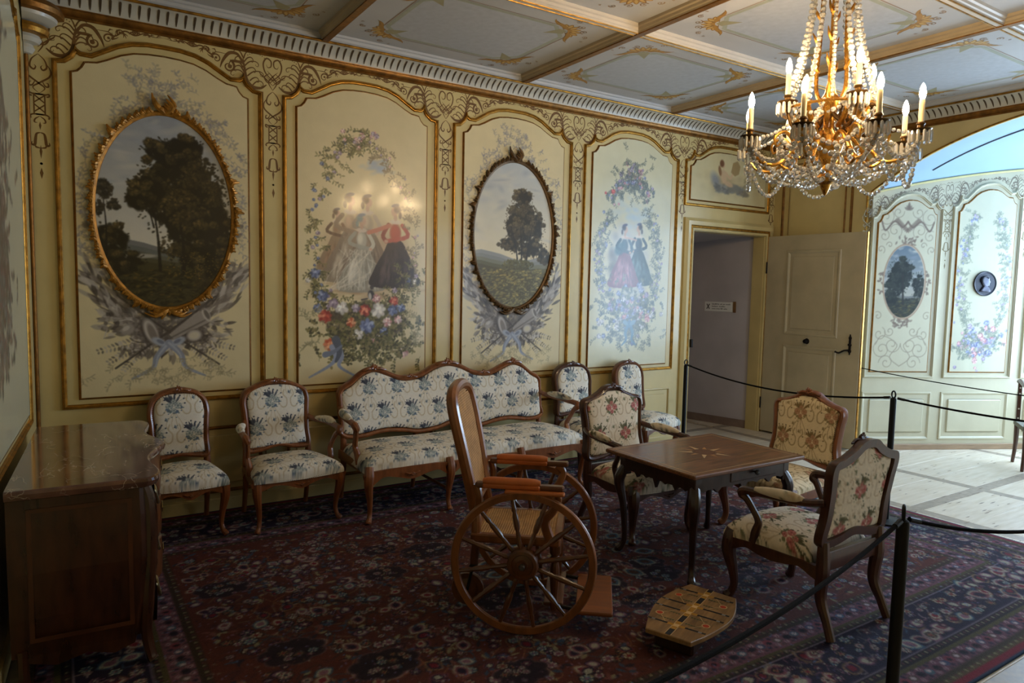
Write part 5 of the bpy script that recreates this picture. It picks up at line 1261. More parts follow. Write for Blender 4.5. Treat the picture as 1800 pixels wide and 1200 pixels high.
def row_cushion(kind, half, inset, y0, bulge, nu=130, nv=150, sign=-1):
    H = np.array(cr(half, 8)); z0, z1 = H[0, 1] + inset, H[-1, 1] - inset
    zmin = H[:, 1].min() + inset
    zz = np.linspace(zmin + .004, z1 - .004, nv)
    hw = []
    for z in zz:
        xs_ = []
        for i in range(len(H) - 1):
            a, b = H[i], H[i + 1]
            if (a[1] - z) * (b[1] - z) <= 0 and a[1] != b[1]: xs_.append(a[0] + (b[0] - a[0]) * (z - a[1]) / (b[1] - a[1]))
        hw.append(max(xs_ + [0.012]) - inset)
    hw = np.maximum(np.array(hw), 0.006)
    s = np.linspace(-1, 1, nu)[None, :]; t = np.linspace(-1, 1, nv)[:, None]
    X = hw[:, None] * s; Z = zz[:, None] + 0 * s
    B = bulge * np.sqrt(np.clip((1 - np.abs(s) ** 5) * (1 - np.abs(t) ** 5), 0, 1))
    Y = y0 + sign * B
    return np.stack([X, Y, Z], -1), X, Z
WALN = mat('polished_walnut', (116, 66, 34), 0.32, vary=0.4, scale=7, stretch=(5, 5, 1.2), coat=0.35, bump=0.03)
BEECH = mat('waxed_beech', (142, 82, 40), 0.34, vary=0.3, scale=7, stretch=(5, 5, 1.2), coat=0.3, bump=0.03)
DWALN = mat('dark_walnut', (84, 48, 30), 0.33, vary=0.4, scale=7, stretch=(5, 5, 1.2), coat=0.35, bump=0.03)
NAIL = mat('bronze_nails', (70, 54, 38), 0.35, 0.8, vary=0.2)
FRP = [(-0.010, -0.030), (-0.010, 0.004), (-0.003, 0.020), (0.010, 0.027), (0.022, 0.020), (0.030, 0.014), (0.034, 0.004), (0.034, -0.030), (-0.010, -0.030)]
def carve(mb, x, y, z, s, n=5, up=1):
    """carved shell and leaves"""
    for k in range(n):
        a = PI * (0.12 + 0.76 * k / (n - 1)); l = s * (1.0 if k == n // 2 else .85)
        limb(mb, [(x, y, z), (x + l * .6 * math.cos(a), y - s * .25, z + up * l * .6 * math.sin(a)), (x + l * math.cos(a), y - s * .12, z + up * l * math.sin(a))], [s * .2, s * .22, s * .10], 3, 6)
    for sd in (-1, 1):
        limb(mb, [(x, y, z), (x + sd * s * 1.1, y - s * .22, z + up * s * .15), (x + sd * s * 2.0, y - s * .1, z - up * s * .18), (x + sd * s * 2.4, y - .0, z - up * s * .05)], [s * .2, s * .24, s * .16, s * .05], 3, 6)
    mb.ball((x, y - s * .3, z), s * .26, 8, 6)
def nails(path, r=0.0042, step=0.0135):
    """a row of round nail heads along a 3D path"""
    mb = MB(); P = [Vector(p) for p in path]; acc = 0.0
    for i in range(len(P) - 1):
        L = (P[i + 1] - P[i]).length
        if L < 1e-6: continue
        while acc < L:
            c = P[i].lerp(P[i + 1], acc / L)
            mb.add([(c.x + r, c.y, c.z), (c.x, c.y, c.z + r), (c.x - r, c.y, c.z), (c.x, c.y, c.z - r), (c.x, c.y - r, c.z), (c.x, c.y + r, c.z)], [(0, 1, 4), (1, 2, 4), (2, 3, 4), (3, 0, 4), (1, 0, 5), (2, 1, 5), (3, 2, 5), (0, 3, 5)])
            acc += step
        acc -= L
    return mb
GROUND = lambda x, y, z: (x, y, max(z, 0.0))
def make_chair(name, label, kind, fab, wood, arms, loc, rz, group=None, cfg=None):
    p = dict(side=dict(wf=.46, wb=.38, yf=-.235, yb=.20, hs=.385, tilt=.14), arm=dict(wf=.62, wb=.50, yf=-.25, yb=.22, hs=.385, tilt=.15), rose=dict(wf=.60, wb=.52, yf=-.275, yb=.27, hs=.385, tilt=.13))[kind]
    wf, wb, yf, yb, hs, tl = (p[k] for k in ('wf', 'wb', 'yf', 'yb', 'hs', 'tilt'))
    root = thing(name, label, 'chair', loc, rz, group)
    LK = 1.32 if kind == 'rose' else 1.0
    half = outline_half(kind)
    full = cr([(x, z) for x, z in half[:-1]] + [(-x, z) for x, z in half[::-1][:-1]], 6, True)
    sh = lambda x, y, z: (x, y + tl * (z - .45), z)
    ybk = yb - 0.02
    fr_ = MB().sweep(full, FRP, mk=lambda x, z, h: (x, ybk - h, z)).warp(sh).build('back_frame', wood, root)
    cv_ = MB(); carve(cv_, 0, ybk - .022, half[-1][1] - .006, .034 if kind != 'rose' else .042, 6)
    if kind == 'rose': carve(cv_, .10, ybk - .018, half[-1][1] - .055, .020, 4); carve(cv_, -.10, ybk - .018, half[-1][1] - .055, .020, 4)
    cv_.warp(sh).build('carved_crest', wood, fr_)
    C_, U, V_ = row_cushion(kind, half, .030, ybk - .010, .030)
    C_[..., 1] += tl * (C_[..., 2] - .45); bc = grid_cushion('back_cushion', fab, C_, U + .10, V_ + .07, root)
    C_, U, V_ = row_cushion(kind, half, .030, ybk + .006, .018, 40, 50, 1)
    C_[..., 1] += tl * (C_[..., 2] - .45); grid_cushion('back_cloth', fab, C_, U + .05, V_ + .18, root)
    ins = np.asarray(full); ctr = ins.mean(0)
    nails([sh(ctr[0] + (x - ctr[0]) * .885, ybk - .020, ctr[1] + (z - ctr[1]) * .905) for x, z in full + full[:1]]).build('nail_trim', NAIL, bc)
    # seat
    nu, nv = 140, 120
    s = np.linspace(-1, 1, nu)[None, :]; t = np.linspace(0, 1, nv)[:, None]
    w_ = (wf / 2 + .012) * (1 - t) + (wb / 2 + .0) * t
    bow = .035 * (1 - s ** 2) * (1 - t) ** 2
    X = s * w_; Y = (yf - .022) + (yb - yf - .035) * t - bow
    e = np.clip((1 - np.abs(s) ** 8) * (1 - np.abs(2 * t - 1) ** 10), 0, 1)
    Z = hs - .030 + .100 * e ** .40 + .030 * (1 - s ** 2) * np.sin(PI * np.clip(t, 0, 1)) ** .7
    puff = np.clip(1 - ((Z - hs - .01) / .05) ** 2, 0, 1); X = X * (1 + .035 * puff); Y = Y - .012 * puff * (1 - t) ** 3
    sc = grid_cushion('seat_cushion', fab, np.stack([X, Y, Z], -1), X + .21, Y * 1.0 + Z + .2, root)
    nails([(x, yf - .026 - .035 * (1 - (x / (wf / 2)) ** 2), hs - .026 - .008 * math.cos(x / wf * 4 * PI)) for x in np.linspace(-wf / 2, wf / 2, 60)]).build('nail_trim', NAIL, sc)
    # rails
    def apron(w, dip):
        h = [(-w, hs - .02), (-w, hs - .085), (-w * .86, hs - .080), (-w * .60, hs - .052), (-w * .30, hs - .066), (0, hs - .074 - dip), (w * .30, hs - .066), (w * .60, hs - .052), (w * .86, hs - .080), (w, hs - .085), (w, hs - .02)]
        return h
    fm = MB().prism(cr(apron(wf / 2 - .01, .022), 4, True), -.016, .016); fm.warp(lambda x, y, z: (x, yf + y - .035 * max(0, 1 - (x / (wf / 2)) ** 2), z))
    carve(fm, 0, yf - .05, hs - .06, .022, 5, -1)
    fm.build('front_rail', wood, root)
    for sd in (-1, 1):
        sm = MB().prism(cr(apron((yb - yf) / 2 - .01, .0), 4, True), -.014, .014)
        ym = (yf + yb) / 2; a = math.atan2((wb - wf) / 2, yb - yf)
        sm.warp(lambda x, y, z, sd=sd: (sd * ((wf + wb) / 4 + (x / (yb - yf)) * (wb - wf) / 2) + y, ym + x, z)).build('side_rail', wood, root)
    MB().box(-wb / 2 + .01, wb / 2 - .01, yb - .022, yb + .012, hs - .05, hs + .05, .006).build('back_rail', wood, root)
    for sd in (-1, 1):
        x = sd * (wf / 2 - .022); y = yf + .012
        limb(MB(), [(x, y, hs + .02), (x + sd * .010, y - .012, hs - .045), (x + sd * .012, y - .016, hs - .11), (x - sd * .004, y + .004, hs - .22), (x - sd * .010, y + .012, .085), (x - sd * .002, y, .035), (x + sd * .012, y - .016, .012), (x + sd * .018, y - .022, .002)],
             [q * LK for q in (.030, .034, .031, .021, .0165, .0165, .022, .016)], 6, 10).warp(GROUND).build('leg', wood, root)
        xb = sd * (wb / 2 - .012)
        limb(MB(), ([(xb, yb + .06, .002), (xb, yb + .035, .10), (xb, yb + .0, .26), (xb, yb - .008, hs), (xb * 1.0, yb - .004, hs + .11)] if kind != 'rose' else [(xb * 1.03, yb + .075, .004), (xb, yb + .040, .09), (xb * .97, yb - .004, .20), (xb, yb + .004, hs - .03), (xb, yb + .0, hs + .11)]), [q * LK for q in (.018, .018, .023, .027, .021)], 6, 10).warp(GROUND).build('leg', wood, root)
        if arms:
            bx = half[5][0] - .004; by = ybk + tl * (.68 - .45)
            ax = wf / 2 + .018
            a_ = MB(); fy = yf + .17
            limb(a_, [(sd * bx, by, .70), (sd * (bx + .03), by - .08, .685), (sd * (ax), by - .20, .675), (sd * (ax + .012), fy - .02, .665), (sd * (ax + .014), fy - .065, .655), (sd * (ax + .006), fy - .075, .632), (sd * ax, fy - .05, .615), (sd * (ax - .012), fy - .012, .56), (sd * (ax - .020), fy + .02, .50), (sd * (ax - .026), fy + .0, .44), (sd * (ax - .034), fy - .015, .375)],
                 [.020, .020, .021, .022, .026, .024, .020, .018, .020, .024, .026], 5, 9)
            arm = a_.build('arm', wood, root)
            pts = cr([(sd * (bx + .035), by - .095, .693), (sd * (ax), by - .20, .693), (sd * (ax + .012), fy + .015, .682)], 8); n = len(pts)
            rad = [.030 * max(.35, math.sin(PI * (.08 + .84 * i / (n - 1)))) ** .6 for i in range(n)]
            pm = MB().tube(pts, rad, 12); me = pm.mesh('arm_pad')
            vc = np.array(pm.v); cl = np.ones((len(vc), 4)); cl[:, :3] = lin(cloth_col(fab, vc[:, 1] + .3, vc[:, 0] * 1.0 + vc[:, 2]))
            me.color_attributes.new('Col', 'FLOAT_COLOR', 'POINT').data.foreach_set('color', cl.ravel())
            link('arm_pad', me, CLOTH, arm)
    return root

RG = 0.013      # chairs stand in the rug's pile
make_chair('side_chair', 'armless blue-flowered chair between the marble-topped chest and the blue armchair', 'side', 'blue', BEECH, False, (0.70, -0.37, RG), 0)
make_chair('armchair', 'blue-flowered open armchair against the wall, left of the long settee', 'arm', 'blue', BEECH, True, (1.39, -0.43, RG), math.radians(4))
s6 = make_chair('side_chair', 'armless blue-flowered chair beside the right arm of the settee', 'side', 'blue', DWALN, False, (4.27, -0.37, RG), 0)
s6.scale = (1.15, 1.0, 1.03)
s7 = make_chair('side_chair', 'armless blue-flowered chair beside the doorway casing', 'side', 'blue', WALN, False, (5.02, -0.39, RG), math.radians(5))
s7.scale = (1.08, 1.0, 1.02)
make_chair('armchair', 'rose-flowered open armchair tucked in at the wall side of the table', 'rose', 'rose', DWALN, True, (3.53, -1.89, RG), 0)
make_chair('side_chair', 'faded tan-flowered armless chair at the table end facing the wheelchair', 'rose', 'faded', BEECH, False, (4.41, -2.46, RG), -PI / 2)
make_chair('armchair', 'rose-flowered open armchair with its back to the rope barrier', 'rose', 'rose', DWALN, True, (3.46, -3.315, RG), PI)

# ------------------------------------------------------------------ settee
def make_settee():
    root = thing('settee', 'long three-hump blue-flowered settee with carved wooden frame against the wall', 'sofa', (2.84, -0.52, RG))
    hb, hf, yb, yf, hs, tl = .985, 1.01, .28, -.335, .395, .15
    topc = [(-.985, .86), (-.955, .905), (-.88, .945), (-.78, 1.02), (-.68, 1.05), (-.58, 1.02), (-.46, .972), (-.36, .965), (-.25, .985), (-.12, 1.045), (0, 1.07), (.12, 1.045), (.25, .985), (.36, .965), (.46, .972), (.58, 1.02), (.68, 1.05), (.78, 1.02), (.88, .945), (.955, .905), (.985, .86)]
    botc = [(.975, .62), (.99, .55), (.93, .505), (.80, .500), (.62, .525), (.45, .515), (.30, .490), (.12, .505), (0, .535), (-.12, .505), (-.30, .490), (-.45, .515), (-.62, .525), (-.80, .500), (-.93, .505), (-.99, .55), (-.975, .62)]
    T = cr(topc, 5); B = cr(botc, 5)
    full = (B + T)                       # runs right to left along the foot, left to right along the crest
    full = [p for i, p in enumerate(full)][::-1]
    sh = lambda x, y, z: (x, y + tl * (z - .45), z)
    ybk = yb - .02
    fr_ = MB().sweep(full, FRP, mk=lambda x, z, h: (x, ybk - h, z)).warp(sh).build('back_frame', BEECH, root)
    for x, z, s in ((-.68, 1.04, .038), (0, 1.06, .040), (.68, 1.04, .038), (-.36, .962, .024), (.36, .962, .024)):
        cv_ = MB(); carve(cv_, x, ybk - .026, z + .004, s * 1.2, 6); cv_.warp(sh).build('carved_crest', BEECH, fr_)
    nc_, nr_2 = 460, 120
    xs_ = np.linspace(-.965, .965, nc_)
    ta = np.array(T); ba = np.array(B[::-1]); zt = np.interp(xs_, ta[:, 0], ta[:, 1]) - .03; zb_ = np.interp(xs_, ba[:, 0], ba[:, 1]) + .03
    t = np.linspace(0, 1, nr_2)[:, None]; s = (xs_ / .965)[None, :]
    Z = zb_[None, :] + (zt - zb_)[None, :] * t; X = xs_[None, :] + 0 * t
    Y = ybk - .008 - .036 * np.sqrt(np.clip((1 - np.abs(s) ** 16) * (1 - np.abs(2 * t - 1) ** 5), 0, 1)) + tl * (Z - .45)
    bc = grid_cushion('back_cushion', 'blue', np.stack([X, Y, Z], -1), X + 1.05, Z + .02, root)
    nl = [sh(x, ybk - .02, z - .032) for x, z in T] + [sh(x, ybk - .02, z + .032) for x, z in B]
    nails(nl + nl[:1]).build('nail_trim', NAIL, bc)
    # seat
    nc_, nr_2 = 460, 120
    s = np.linspace(-1, 1, nc_)[None, :]; t = np.linspace(0, 1, nr_2)[:, None]
    wv = .012 * np.cos(s * 3 * PI) * (1 - t) ** 2
    X = s * ((hf + .01) * (1 - t) + hb * t); Y = (yf - .04) + (yb - yf) * t - wv
    e = np.clip((1 - np.abs(s) ** 30) * (1 - np.abs(2 * t - 1) ** 10), 0, 1)
    Z = hs - .025 + .115 * e ** .40 + .034 * (1 - np.abs(s) ** 6) * np.sin(PI * t) ** .7 + .004 * np.cos(s * 9)
    sc = grid_cushion('seat_cushion', 'blue', np.stack([X, Y, Z], -1), X + 1.05, Y + Z + .4, root)
    def rail_z(x): u = (x / .335) % 2; return hs - .035 - .022 * (1 - abs(u - 1)) 
    nails([(x, yf - .046, hs - .020 - .010 * math.cos(x * 3 * PI)) for x in np.linspace(-hf, hf, 240)]).build('nail_trim', NAIL, sc)
    lx = [-.985, -.33, .33, .985]
    for k in range(3):
        a, b = lx[k], lx[k + 1]; m = (a + b) / 2; w = (b - a) / 2
        pts = [(a, hs - .012), (a, hs - .12), (a + .10 * w, hs - .100), (a + .32 * w, hs - .058), (a + .62 * w, hs - .070), (m, hs - .098), (b - .62 * w, hs - .070), (b - .32 * w, hs - .058), (b - .10 * w, hs - .100), (b, hs - .12), (b, hs - .012)]
        fm = MB().prism(cr(pts, 4, True), yf - .052, yf - .016); carve(fm, m, yf - .06, hs - .05, .026, 6, -1); fm.build('front_rail', BEECH, root)
    for sd in (-1, 1): MB().box(sd * .985 - .015, sd * .985 + .015, yf, yb, hs - .05, hs + .02, .006).build('side_rail', BEECH, root)
    MB().box(-.97, .97, yb - .02, yb + .012, hs - .05, hs + .06, .006).build('back_rail', BEECH, root)
    for x in lx:
        sd = (x > 0) - (x < 0); q = sd if abs(x) > .5 else 0
        limb(MB(), [(x, yf - .02, hs + .02), (x + q * .010, yf - .042, hs - .045), (x + q * .014, yf - .046, hs - .11), (x - q * .004, yf - .020, hs - .22), (x - q * .010, yf - .008, .085), (x - q * .002, yf - .020, .035), (x + q * .014, yf - .040, .012), (x + q * .018, yf - .046, .002)],
             [.032, .037, .034, .023, .018, .018, .024, .017], 6, 10).warp(GROUND).build('leg', BEECH, root)
        limb(MB(), [(x * .97, yb + .06, .002), (x * .97, yb + .03, .12), (x * .97, yb, .28), (x * .97, yb - .005, hs), (x * .97, yb + .002, hs + .15)], [.018, .019, .024, .028, .022], 6, 10).warp(GROUND).build('leg', BEECH, root)
    for x in (-.33, .33):
        MB().tube([(x, yf + .02, .16), (x, yb, .16)], .012, 8).build('stretcher', BEECH, root)
    for sd in (-1, 1):
        by = ybk + tl * .28; fy = yf + .20; bx, ax = .975, hf + .0
        a_ = MB()
        limb(a_, [(sd * bx, by, .745), (sd * (bx + .02), by - .10, .73), (sd * (ax + .02), by - .24, .72), (sd * (ax + .03), fy - .02, .71), (sd * (ax + .03), fy - .07, .70), (sd * (ax + .02), fy - .08, .675), (sd * (ax + .012), fy - .05, .655), (sd * ax, fy - .01, .59), (sd * (ax - .01), fy + .03, .52), (sd * (ax - .02), fy + .005, .46), (sd * (ax - .025), fy - .015, .39)],
             [.022, .022, .023, .024, .028, .026, .022, .020, .022, .026, .028], 5, 9)
        arm = a_.build('arm', BEECH, root)
        pts = cr([(sd * (bx + .025), by - .11, .742), (sd * (ax + .02), by - .24, .742), (sd * (ax + .03), fy + .01, .73)], 8); n = len(pts)
        pm = MB().tube(pts, [.033 * max(.35, math.sin(PI * (.08 + .84 * i / (n - 1)))) ** .6 for i in range(n)], 12); me = pm.mesh('arm_pad')
        vc = np.array(pm.v); cl = np.ones((len(vc), 4)); cl[:, :3] = lin(cloth_col('blue', vc[:, 1] + .3, vc[:, 0] + vc[:, 2]))
        me.color_attributes.new('Col', 'FLOAT_COLOR', 'POINT').data.foreach_set('color', cl.ravel()); link('arm_pad', me, CLOTH, arm)
make_settee()
# ------------------------------------------------------------------ game table
TABW = mat('old_brown_table_wood', (148, 98, 62), 0.36, vary=0.55, scale=6, stretch=(1.0, 12, 12), coat=0.25, bump=0.03)
TABD = mat('dark_table_wood', (62, 38, 26), 0.34, vary=0.4, scale=6, stretch=(5, 5, 1.5), coat=0.3)
tb = thing('game_table', 'brown wooden table with an inlaid star on its top and one drawer', 'table', (3.53, -2.51, RG))
tw, td, th_ = .515, .39, .688
top_ = MB().box(-tw, tw, -td, td, th_ - .024, th_, .006).build('table_top', TABW, tb, smooth=False)
inl = RB(); ST = (214, 178, 130)
for k in range(10):
    a = 2 * PI * k / 10 + .1; r0, r1, r2 = .082, .180 if k % 2 == 0 else .145, .085
    inl.poly([(r0 * math.cos(a - .2), r0 * math.sin(a - .2)), (r1 * math.cos(a), r1 * math.sin(a)), (r0 * math.cos(a + .2), r0 * math.sin(a + .2))], ST if k % 2 == 0 else (184, 134, 82))
inl.disc(0, 0, .07, (112, 68, 38), 24)
for s in (-1, 1):
    inl.stroke([(-tw + .03, s * (td - .045)), (tw - .03, s * (td - .045))], .006, ST, False); inl.stroke([(s * (tw - .045), -td + .03), (s * (tw - .045), td - .03)], .006, ST, False)
im = inl.mesh('star_inlay'); im.transform(Matrix(((1, 0, 0, 0), (0, 0, 1, 0), (0, -1, 0, th_), (0, 0, 0, 1)))); link('star_inlay', im, STROKE, top_)
lx, ly = .40, .29
def scallop(w, z0, z1):
    n = 7; pts = [(-w, z1), (-w, z0 - .015)]
    for k in range(n): x = -w + 2 * w * (k + .5) / n; pts += [(x - w / n * .55, z0 - .0), (x, z0 - (.028 if k % 2 else .012) - (.025 if k == 3 else 0)), (x + w / n * .55, z0)]
    return pts + [(w, z0 - .015), (w, z1)]
for s in (-1, 1):
    MB().prism(scallop(lx + .02, .565, th_ - .024), s * (ly + .025) - .011, s * (ly + .025) + .011).build('apron', TABD, tb, smooth=False)
    a_ = MB().prism(scallop(ly, .565, th_ - .024), s * (lx + .025) - .011, s * (lx + .025) + .011, 'yz').build('apron', TABD, tb, smooth=False)
    for q in (-1, 1):
        x, y = s * (lx + .01), q * (ly + .01)
        mbx = MB().box(x - .028, x + .028, y - .028, y + .028, .53, th_ - .024, .004)
        limb(mbx, [(x, y, .58), (x + s * .022, y + q * .022, .52), (x + s * .028, y + q * .028, .46), (x + s * .008, y + q * .008, .33), (x - s * .004, y - q * .004, .12), (x + s * .004, y + q * .004, .05), (x + s * .022, y + q * .022, .018), (x + s * .034, y + q * .034, .003)], [.030, .036, .034, .024, .018, .020, .026, .018], 6, 10).warp(GROUND)
        mbx.build('leg', TABD, tb)
dr = MB().box(-.13, .30, -ly - .042, -ly - .03, .585, th_ - .032, .003).build('drawer', TABD, tb, smooth=False)
MB().lathe([(.006, 0), (.007, -.012), (.016, -.020), (.017, -.030), (.010, -.038), (0.0, -.039)], 12, (.08, -ly - .042, .628), 'y').build('drawer_knob', mat('ebony_knob', (60, 56, 58), 0.25, vary=.1, coat=.4), dr)

# ------------------------------------------------------------------ marble-topped chest of drawers (its end is turned to the viewer)
VENE = mat('dark_walnut_veneer', (74, 40, 20), 0.30, vary=0.45, scale=4, stretch=(6, 6, 1.4), coat=0.4, bump=0.02)
VENL = mat('banded_veneer', (112, 64, 30), 0.30, vary=0.4, scale=4, stretch=(6, 6, 1.4), coat=0.4)
def marble():
    m = mat('brown_red_marble', (132, 94, 78), 0.10, vary=0.35, scale=7, coat=0.6, rvary=0.02, col2=(74, 52, 44))
    nt = m.node_tree; b = nt.nodes['Principled BSDF']
    w = nt.nodes.new('ShaderNodeTexVoronoi'); w.feature = 'DISTANCE_TO_EDGE'; w.inputs['Scale'].default_value = 13
    n = nt.nodes.new('ShaderNodeTexNoise'); n.inputs['Scale'].default_value = 5; n.inputs['Detail'].default_value = 8
    tc = nt.nodes.new('ShaderNodeTexCoord'); mp = nt.nodes.new('ShaderNodeMapping'); mp.inputs['Scale'].default_value = (1, .45, 1); mp.inputs['Rotation'].default_value = (0, 0, .5)
    ad = nt.nodes.new('ShaderNodeMix'); ad.data_type = 'RGBA'; ad.inputs[0].default_value = .35
    nt.links.new(tc.outputs['Object'], mp.inputs[0]); nt.links.new(mp.outputs[0], n.inputs[0]); nt.links.new(mp.outputs[0], ad.inputs[6]); nt.links.new(n.outputs['Color'], ad.inputs[7]); nt.links.new(ad.outputs[2], w.inputs[0])
    rp = nt.nodes.new('ShaderNodeValToRGB'); rp.color_ramp.elements[0].color = (1, 1, 1, 1); rp.color_ramp.elements[1].color = (0, 0, 0, 1); rp.color_ramp.elements[1].position = .032
    n3 = nt.nodes.new('ShaderNodeTexNoise'); n3.inputs['Scale'].default_value = 11; nt.links.new(mp.outputs[0], n3.inputs[0])
    r3 = nt.nodes.new('ShaderNodeValToRGB'); r3.color_ramp.elements[0].position = .46; r3.color_ramp.elements[1].position = .56
    mu = nt.nodes.new('ShaderNodeMath'); mu.operation = 'MULTIPLY'
    nt.links.new(w.outputs['Distance'], rp.inputs[0]); nt.links.new(n3.outputs[0], r3.inputs[0]); nt.links.new(rp.outputs[0], mu.inputs[0]); nt.links.new(r3.outputs[0], mu.inputs[1])
    mx = nt.nodes.new('ShaderNodeMix'); mx.data_type = 'RGBA'; mx.inputs[7].default_value = rgba((196, 180, 164))
    old = b.inputs['Base Color'].links[0].from_socket; nt.links.new(old, mx.inputs[6]); nt.links.new(mu.outputs[0], mx.inputs[0]); nt.links.new(mx.outputs[2], b.inputs['Base Color'])
    return m
MARB = marble()
LC = 1.45
ch = thing('chest_of_drawers', 'dark walnut chest of drawers with a brown marble top beside the left wall', 'chest', (-0.215, -2.15, 0.013), math.radians(-3.355))
FP = np.array(cr([(0.0, .525), (.03, .560), (.11, .580), (.22, .568), (.34, .548), (.46, .553), (.60, .592), (.735, .635), (.87, .605), (.99, .565), (1.11, .552), (1.23, .568), (1.34, .578), (1.42, .556), (1.45, .525)], 4))
def front_x(y, ins=0.0): return float(np.interp(y, FP[:, 0], FP[:, 1])) - ins
def plan(ins): return [(0, ins)] + [(max(.05, x - ins), ins + y * (LC - 2 * ins) / LC) for y, x in FP] + [(0, LC - ins)]
mbm = MB().loft([[(x, y, z) for x, y in plan(d)] for z, d in ((.822, .022), (.830, .008), (.842, .003), (.854, 0.0), (.866, .003), (.8705, .010))], True, True)
mbm.build('marble_top', MARB, ch, smooth=False)
MB().loft([[(x, y, z) for x, y in plan(d)] for z, d in ((.13, .062), (.30, .042), (.50, .030), (.70, .032), (.822, .036))], True, True).build('body', VENE, ch, smooth=False)
MB().sweep([(.07, .20), (.46, .20), (.46, .78), (.07, .78)], [(0, 0), (0, .004), (.018, .004), (.018, 0)], mk=lambda x, z, h: (x, .034 - h, z)).build('end_inlay', mat('dim_inlay_veneer', (92, 50, 24), 0.32, vary=0.4, scale=5, coat=0.3), ch, smooth=False)
PB_ = mat('pale_brass', (176, 160, 124), 0.25, 0.9, vary=0.2)
for k, (z0, z1) in enumerate(((.15, .36), (.385, .59), (.615, .82))):
    ysx = np.linspace(.13, LC - .13, 30)
    dd_ = MB().loft([[(front_x(y, .036) + o, y, z) for z, o in ((z0, -.012), (z0 + .006, .010), ((z0 + z1) / 2, .014), (z1 - .006, .010), (z1, -.012))] for y in ysx], False, False).build('drawer', VENL, ch)
    zm = (z0 + z1) / 2
    for yy in (.30, LC - .30):
        xx = front_x(yy, .036) + .012; h_ = MB()
        limb(h_, [(xx, yy - .055, zm + .025), (xx + .03, yy - .05, zm + .022), (xx + .042, yy - .04, zm - .03), (xx + .046, yy, zm - .048), (xx + .042, yy + .04, zm - .03), (xx + .03, yy + .05, zm + .022), (xx, yy + .055, zm + .025)], [.012, .009, .007, .009, .007, .009, .012], 4, 8)
        h_.build('drawer_pull', PB_, dd_)
        MB().prism(cr([(-.085, .01), (-.05, .04), (0, .03), (.05, .04), (.085, .01), (.04, -.01), (0, .0), (-.04, -.01)], 3, True), 0, .004).warp(lambda x, y, z, yy=yy, zm=zm, xx=xx: (xx + y, yy + x, z + zm + .012)).build('pull_plate', PB_, dd_, smooth=False)
    MB().prism([(-.018, 0), (0, -.03), (.018, 0), (.012, .03), (-.012, .03)], 0, .004).warp(lambda x, y, z, zm=zm: (front_x(LC / 2, .036) + .014 + y, LC / 2 + x, z + zm + .03)).build('keyhole_plate', PB_, dd_, smooth=False)
for yy, s in ((.07, -1), (LC - .07, 1)):
    fx = front_x(yy, .05)
    limb(MB(), [(fx - .02, yy, .838), (fx + .004, yy, .74), (fx + .006, yy, .55), (fx - .008, yy, .30), (fx - .016, yy, .14), (fx - .0, yy + s * .01, .03), (fx + .012, yy + s * .02, .004)], [.024, .030, .032, .028, .024, .022, .024], 5, 8).warp(GROUND).build('leg', VENE, ch)
    limb(MB(), [(.04, yy, .16), (.04, yy, .06), (.045, yy, .004)], [.026, .02, .022], 4, 8).warp(GROUND).build('leg', VENE, ch)
    MB().prism([(.05, .14), (.47, .14), (.46, .10), (.38, .07), (.28, .10), (.16, .07), (.06, .10)], yy - .008, yy + .008).build('apron', VENE, ch, smooth=False)

# ------------------------------------------------------------------ wheelchair
WCW = mat('honey_brown_wood', (146, 88, 42), 0.33, vary=0.3, scale=6, stretch=(4, 4, 1.2), coat=0.35)
WCD = mat('brown_turned_wood', (104, 60, 28), 0.34, vary=0.3, scale=6, stretch=(4, 4, 1.2), coat=0.3)
CANE = mat('woven_cane', (206, 164, 112), 0.6, vary=0.2, scale=20)
LEATH = mat('orange_leather', (198, 106, 44), 0.42, vary=0.2, scale=10, bump=0.15, bscale=120)
IRG = mat('steel_axle', (120, 116, 112), 0.35, 0.9, vary=0.2)
wc = thing('wheelchair', 'antique wooden wheelchair with big spoked wheels, cane back and orange leather armrests', 'wheelchair', (1.91 + .29 * math.sin(math.radians(40)), -2.8 + .29 * math.cos(math.radians(40)), RG), math.radians(-40))
R = .366
for s in (-1, 1):
    y = s * .29
    whl = MB().lathe([(R - .036, -.014), (R - .006, -.016), (R, -.010), (R + .003, 0), (R, .010), (R - .006, .016), (R - .036, .014), (R - .040, 0), (R - .036, -.014)], 64, (0, y, R + .004), 'y', cap=False).build('wheel', WCW, wc)
    MB().lathe([(0, s * .046), (.026, s * .046), (.030, s * .034), (.052, s * .030), (.056, s * .036), (.072, s * .034), (.079, s * .024), (.079, -s * .020), (.05, -s * .03), (0, -s * .03)], 32, (0, y, R + .004), 'y').build('hub', WCD, whl)
    MB().lathe([(0, s * .062), (.012, s * .062), (.016, s * .055), (.016, s * .045)], 12, (0, y, R + .004), 'y').build('axle_cap', IRG, whl)
    for k in range(12):
        a = 2 * PI * (k + .35) / 12; c, n = math.cos(a), math.sin(a); m = MB()
        pr = [(.060, .011), (.085, .011), (.10, .015), (.11, .011), (.15, .012), (.165, .009), (.18, .014), (.20, .0155), (.24, .015), (.262, .010), (.275, .014), (.29, .011), (.335, .010)]
        m.tube([(r_ * c, y, R + .004 + r_ * n) for r_, _ in pr], [q for _, q in pr], 8).build('spoke', WCD, whl)
MB().tube([(0, -.29, R + .004), (0, .29, R + .004)], .014, 10).build('axle', IRG, wc)
zs_ = .485
MB().box(-.28, .18, -.232, -.195, zs_ - .045, zs_, .008).build('seat_rail', WCW, wc, smooth=False)
MB().box(-.28, .18, .195, .232, zs_ - .045, zs_, .008).build('seat_rail', WCW, wc, smooth=False)
MB().box(.145, .185, -.195, .195, zs_ - .05, zs_, .008).build('seat_rail', WCW, wc, smooth=False)
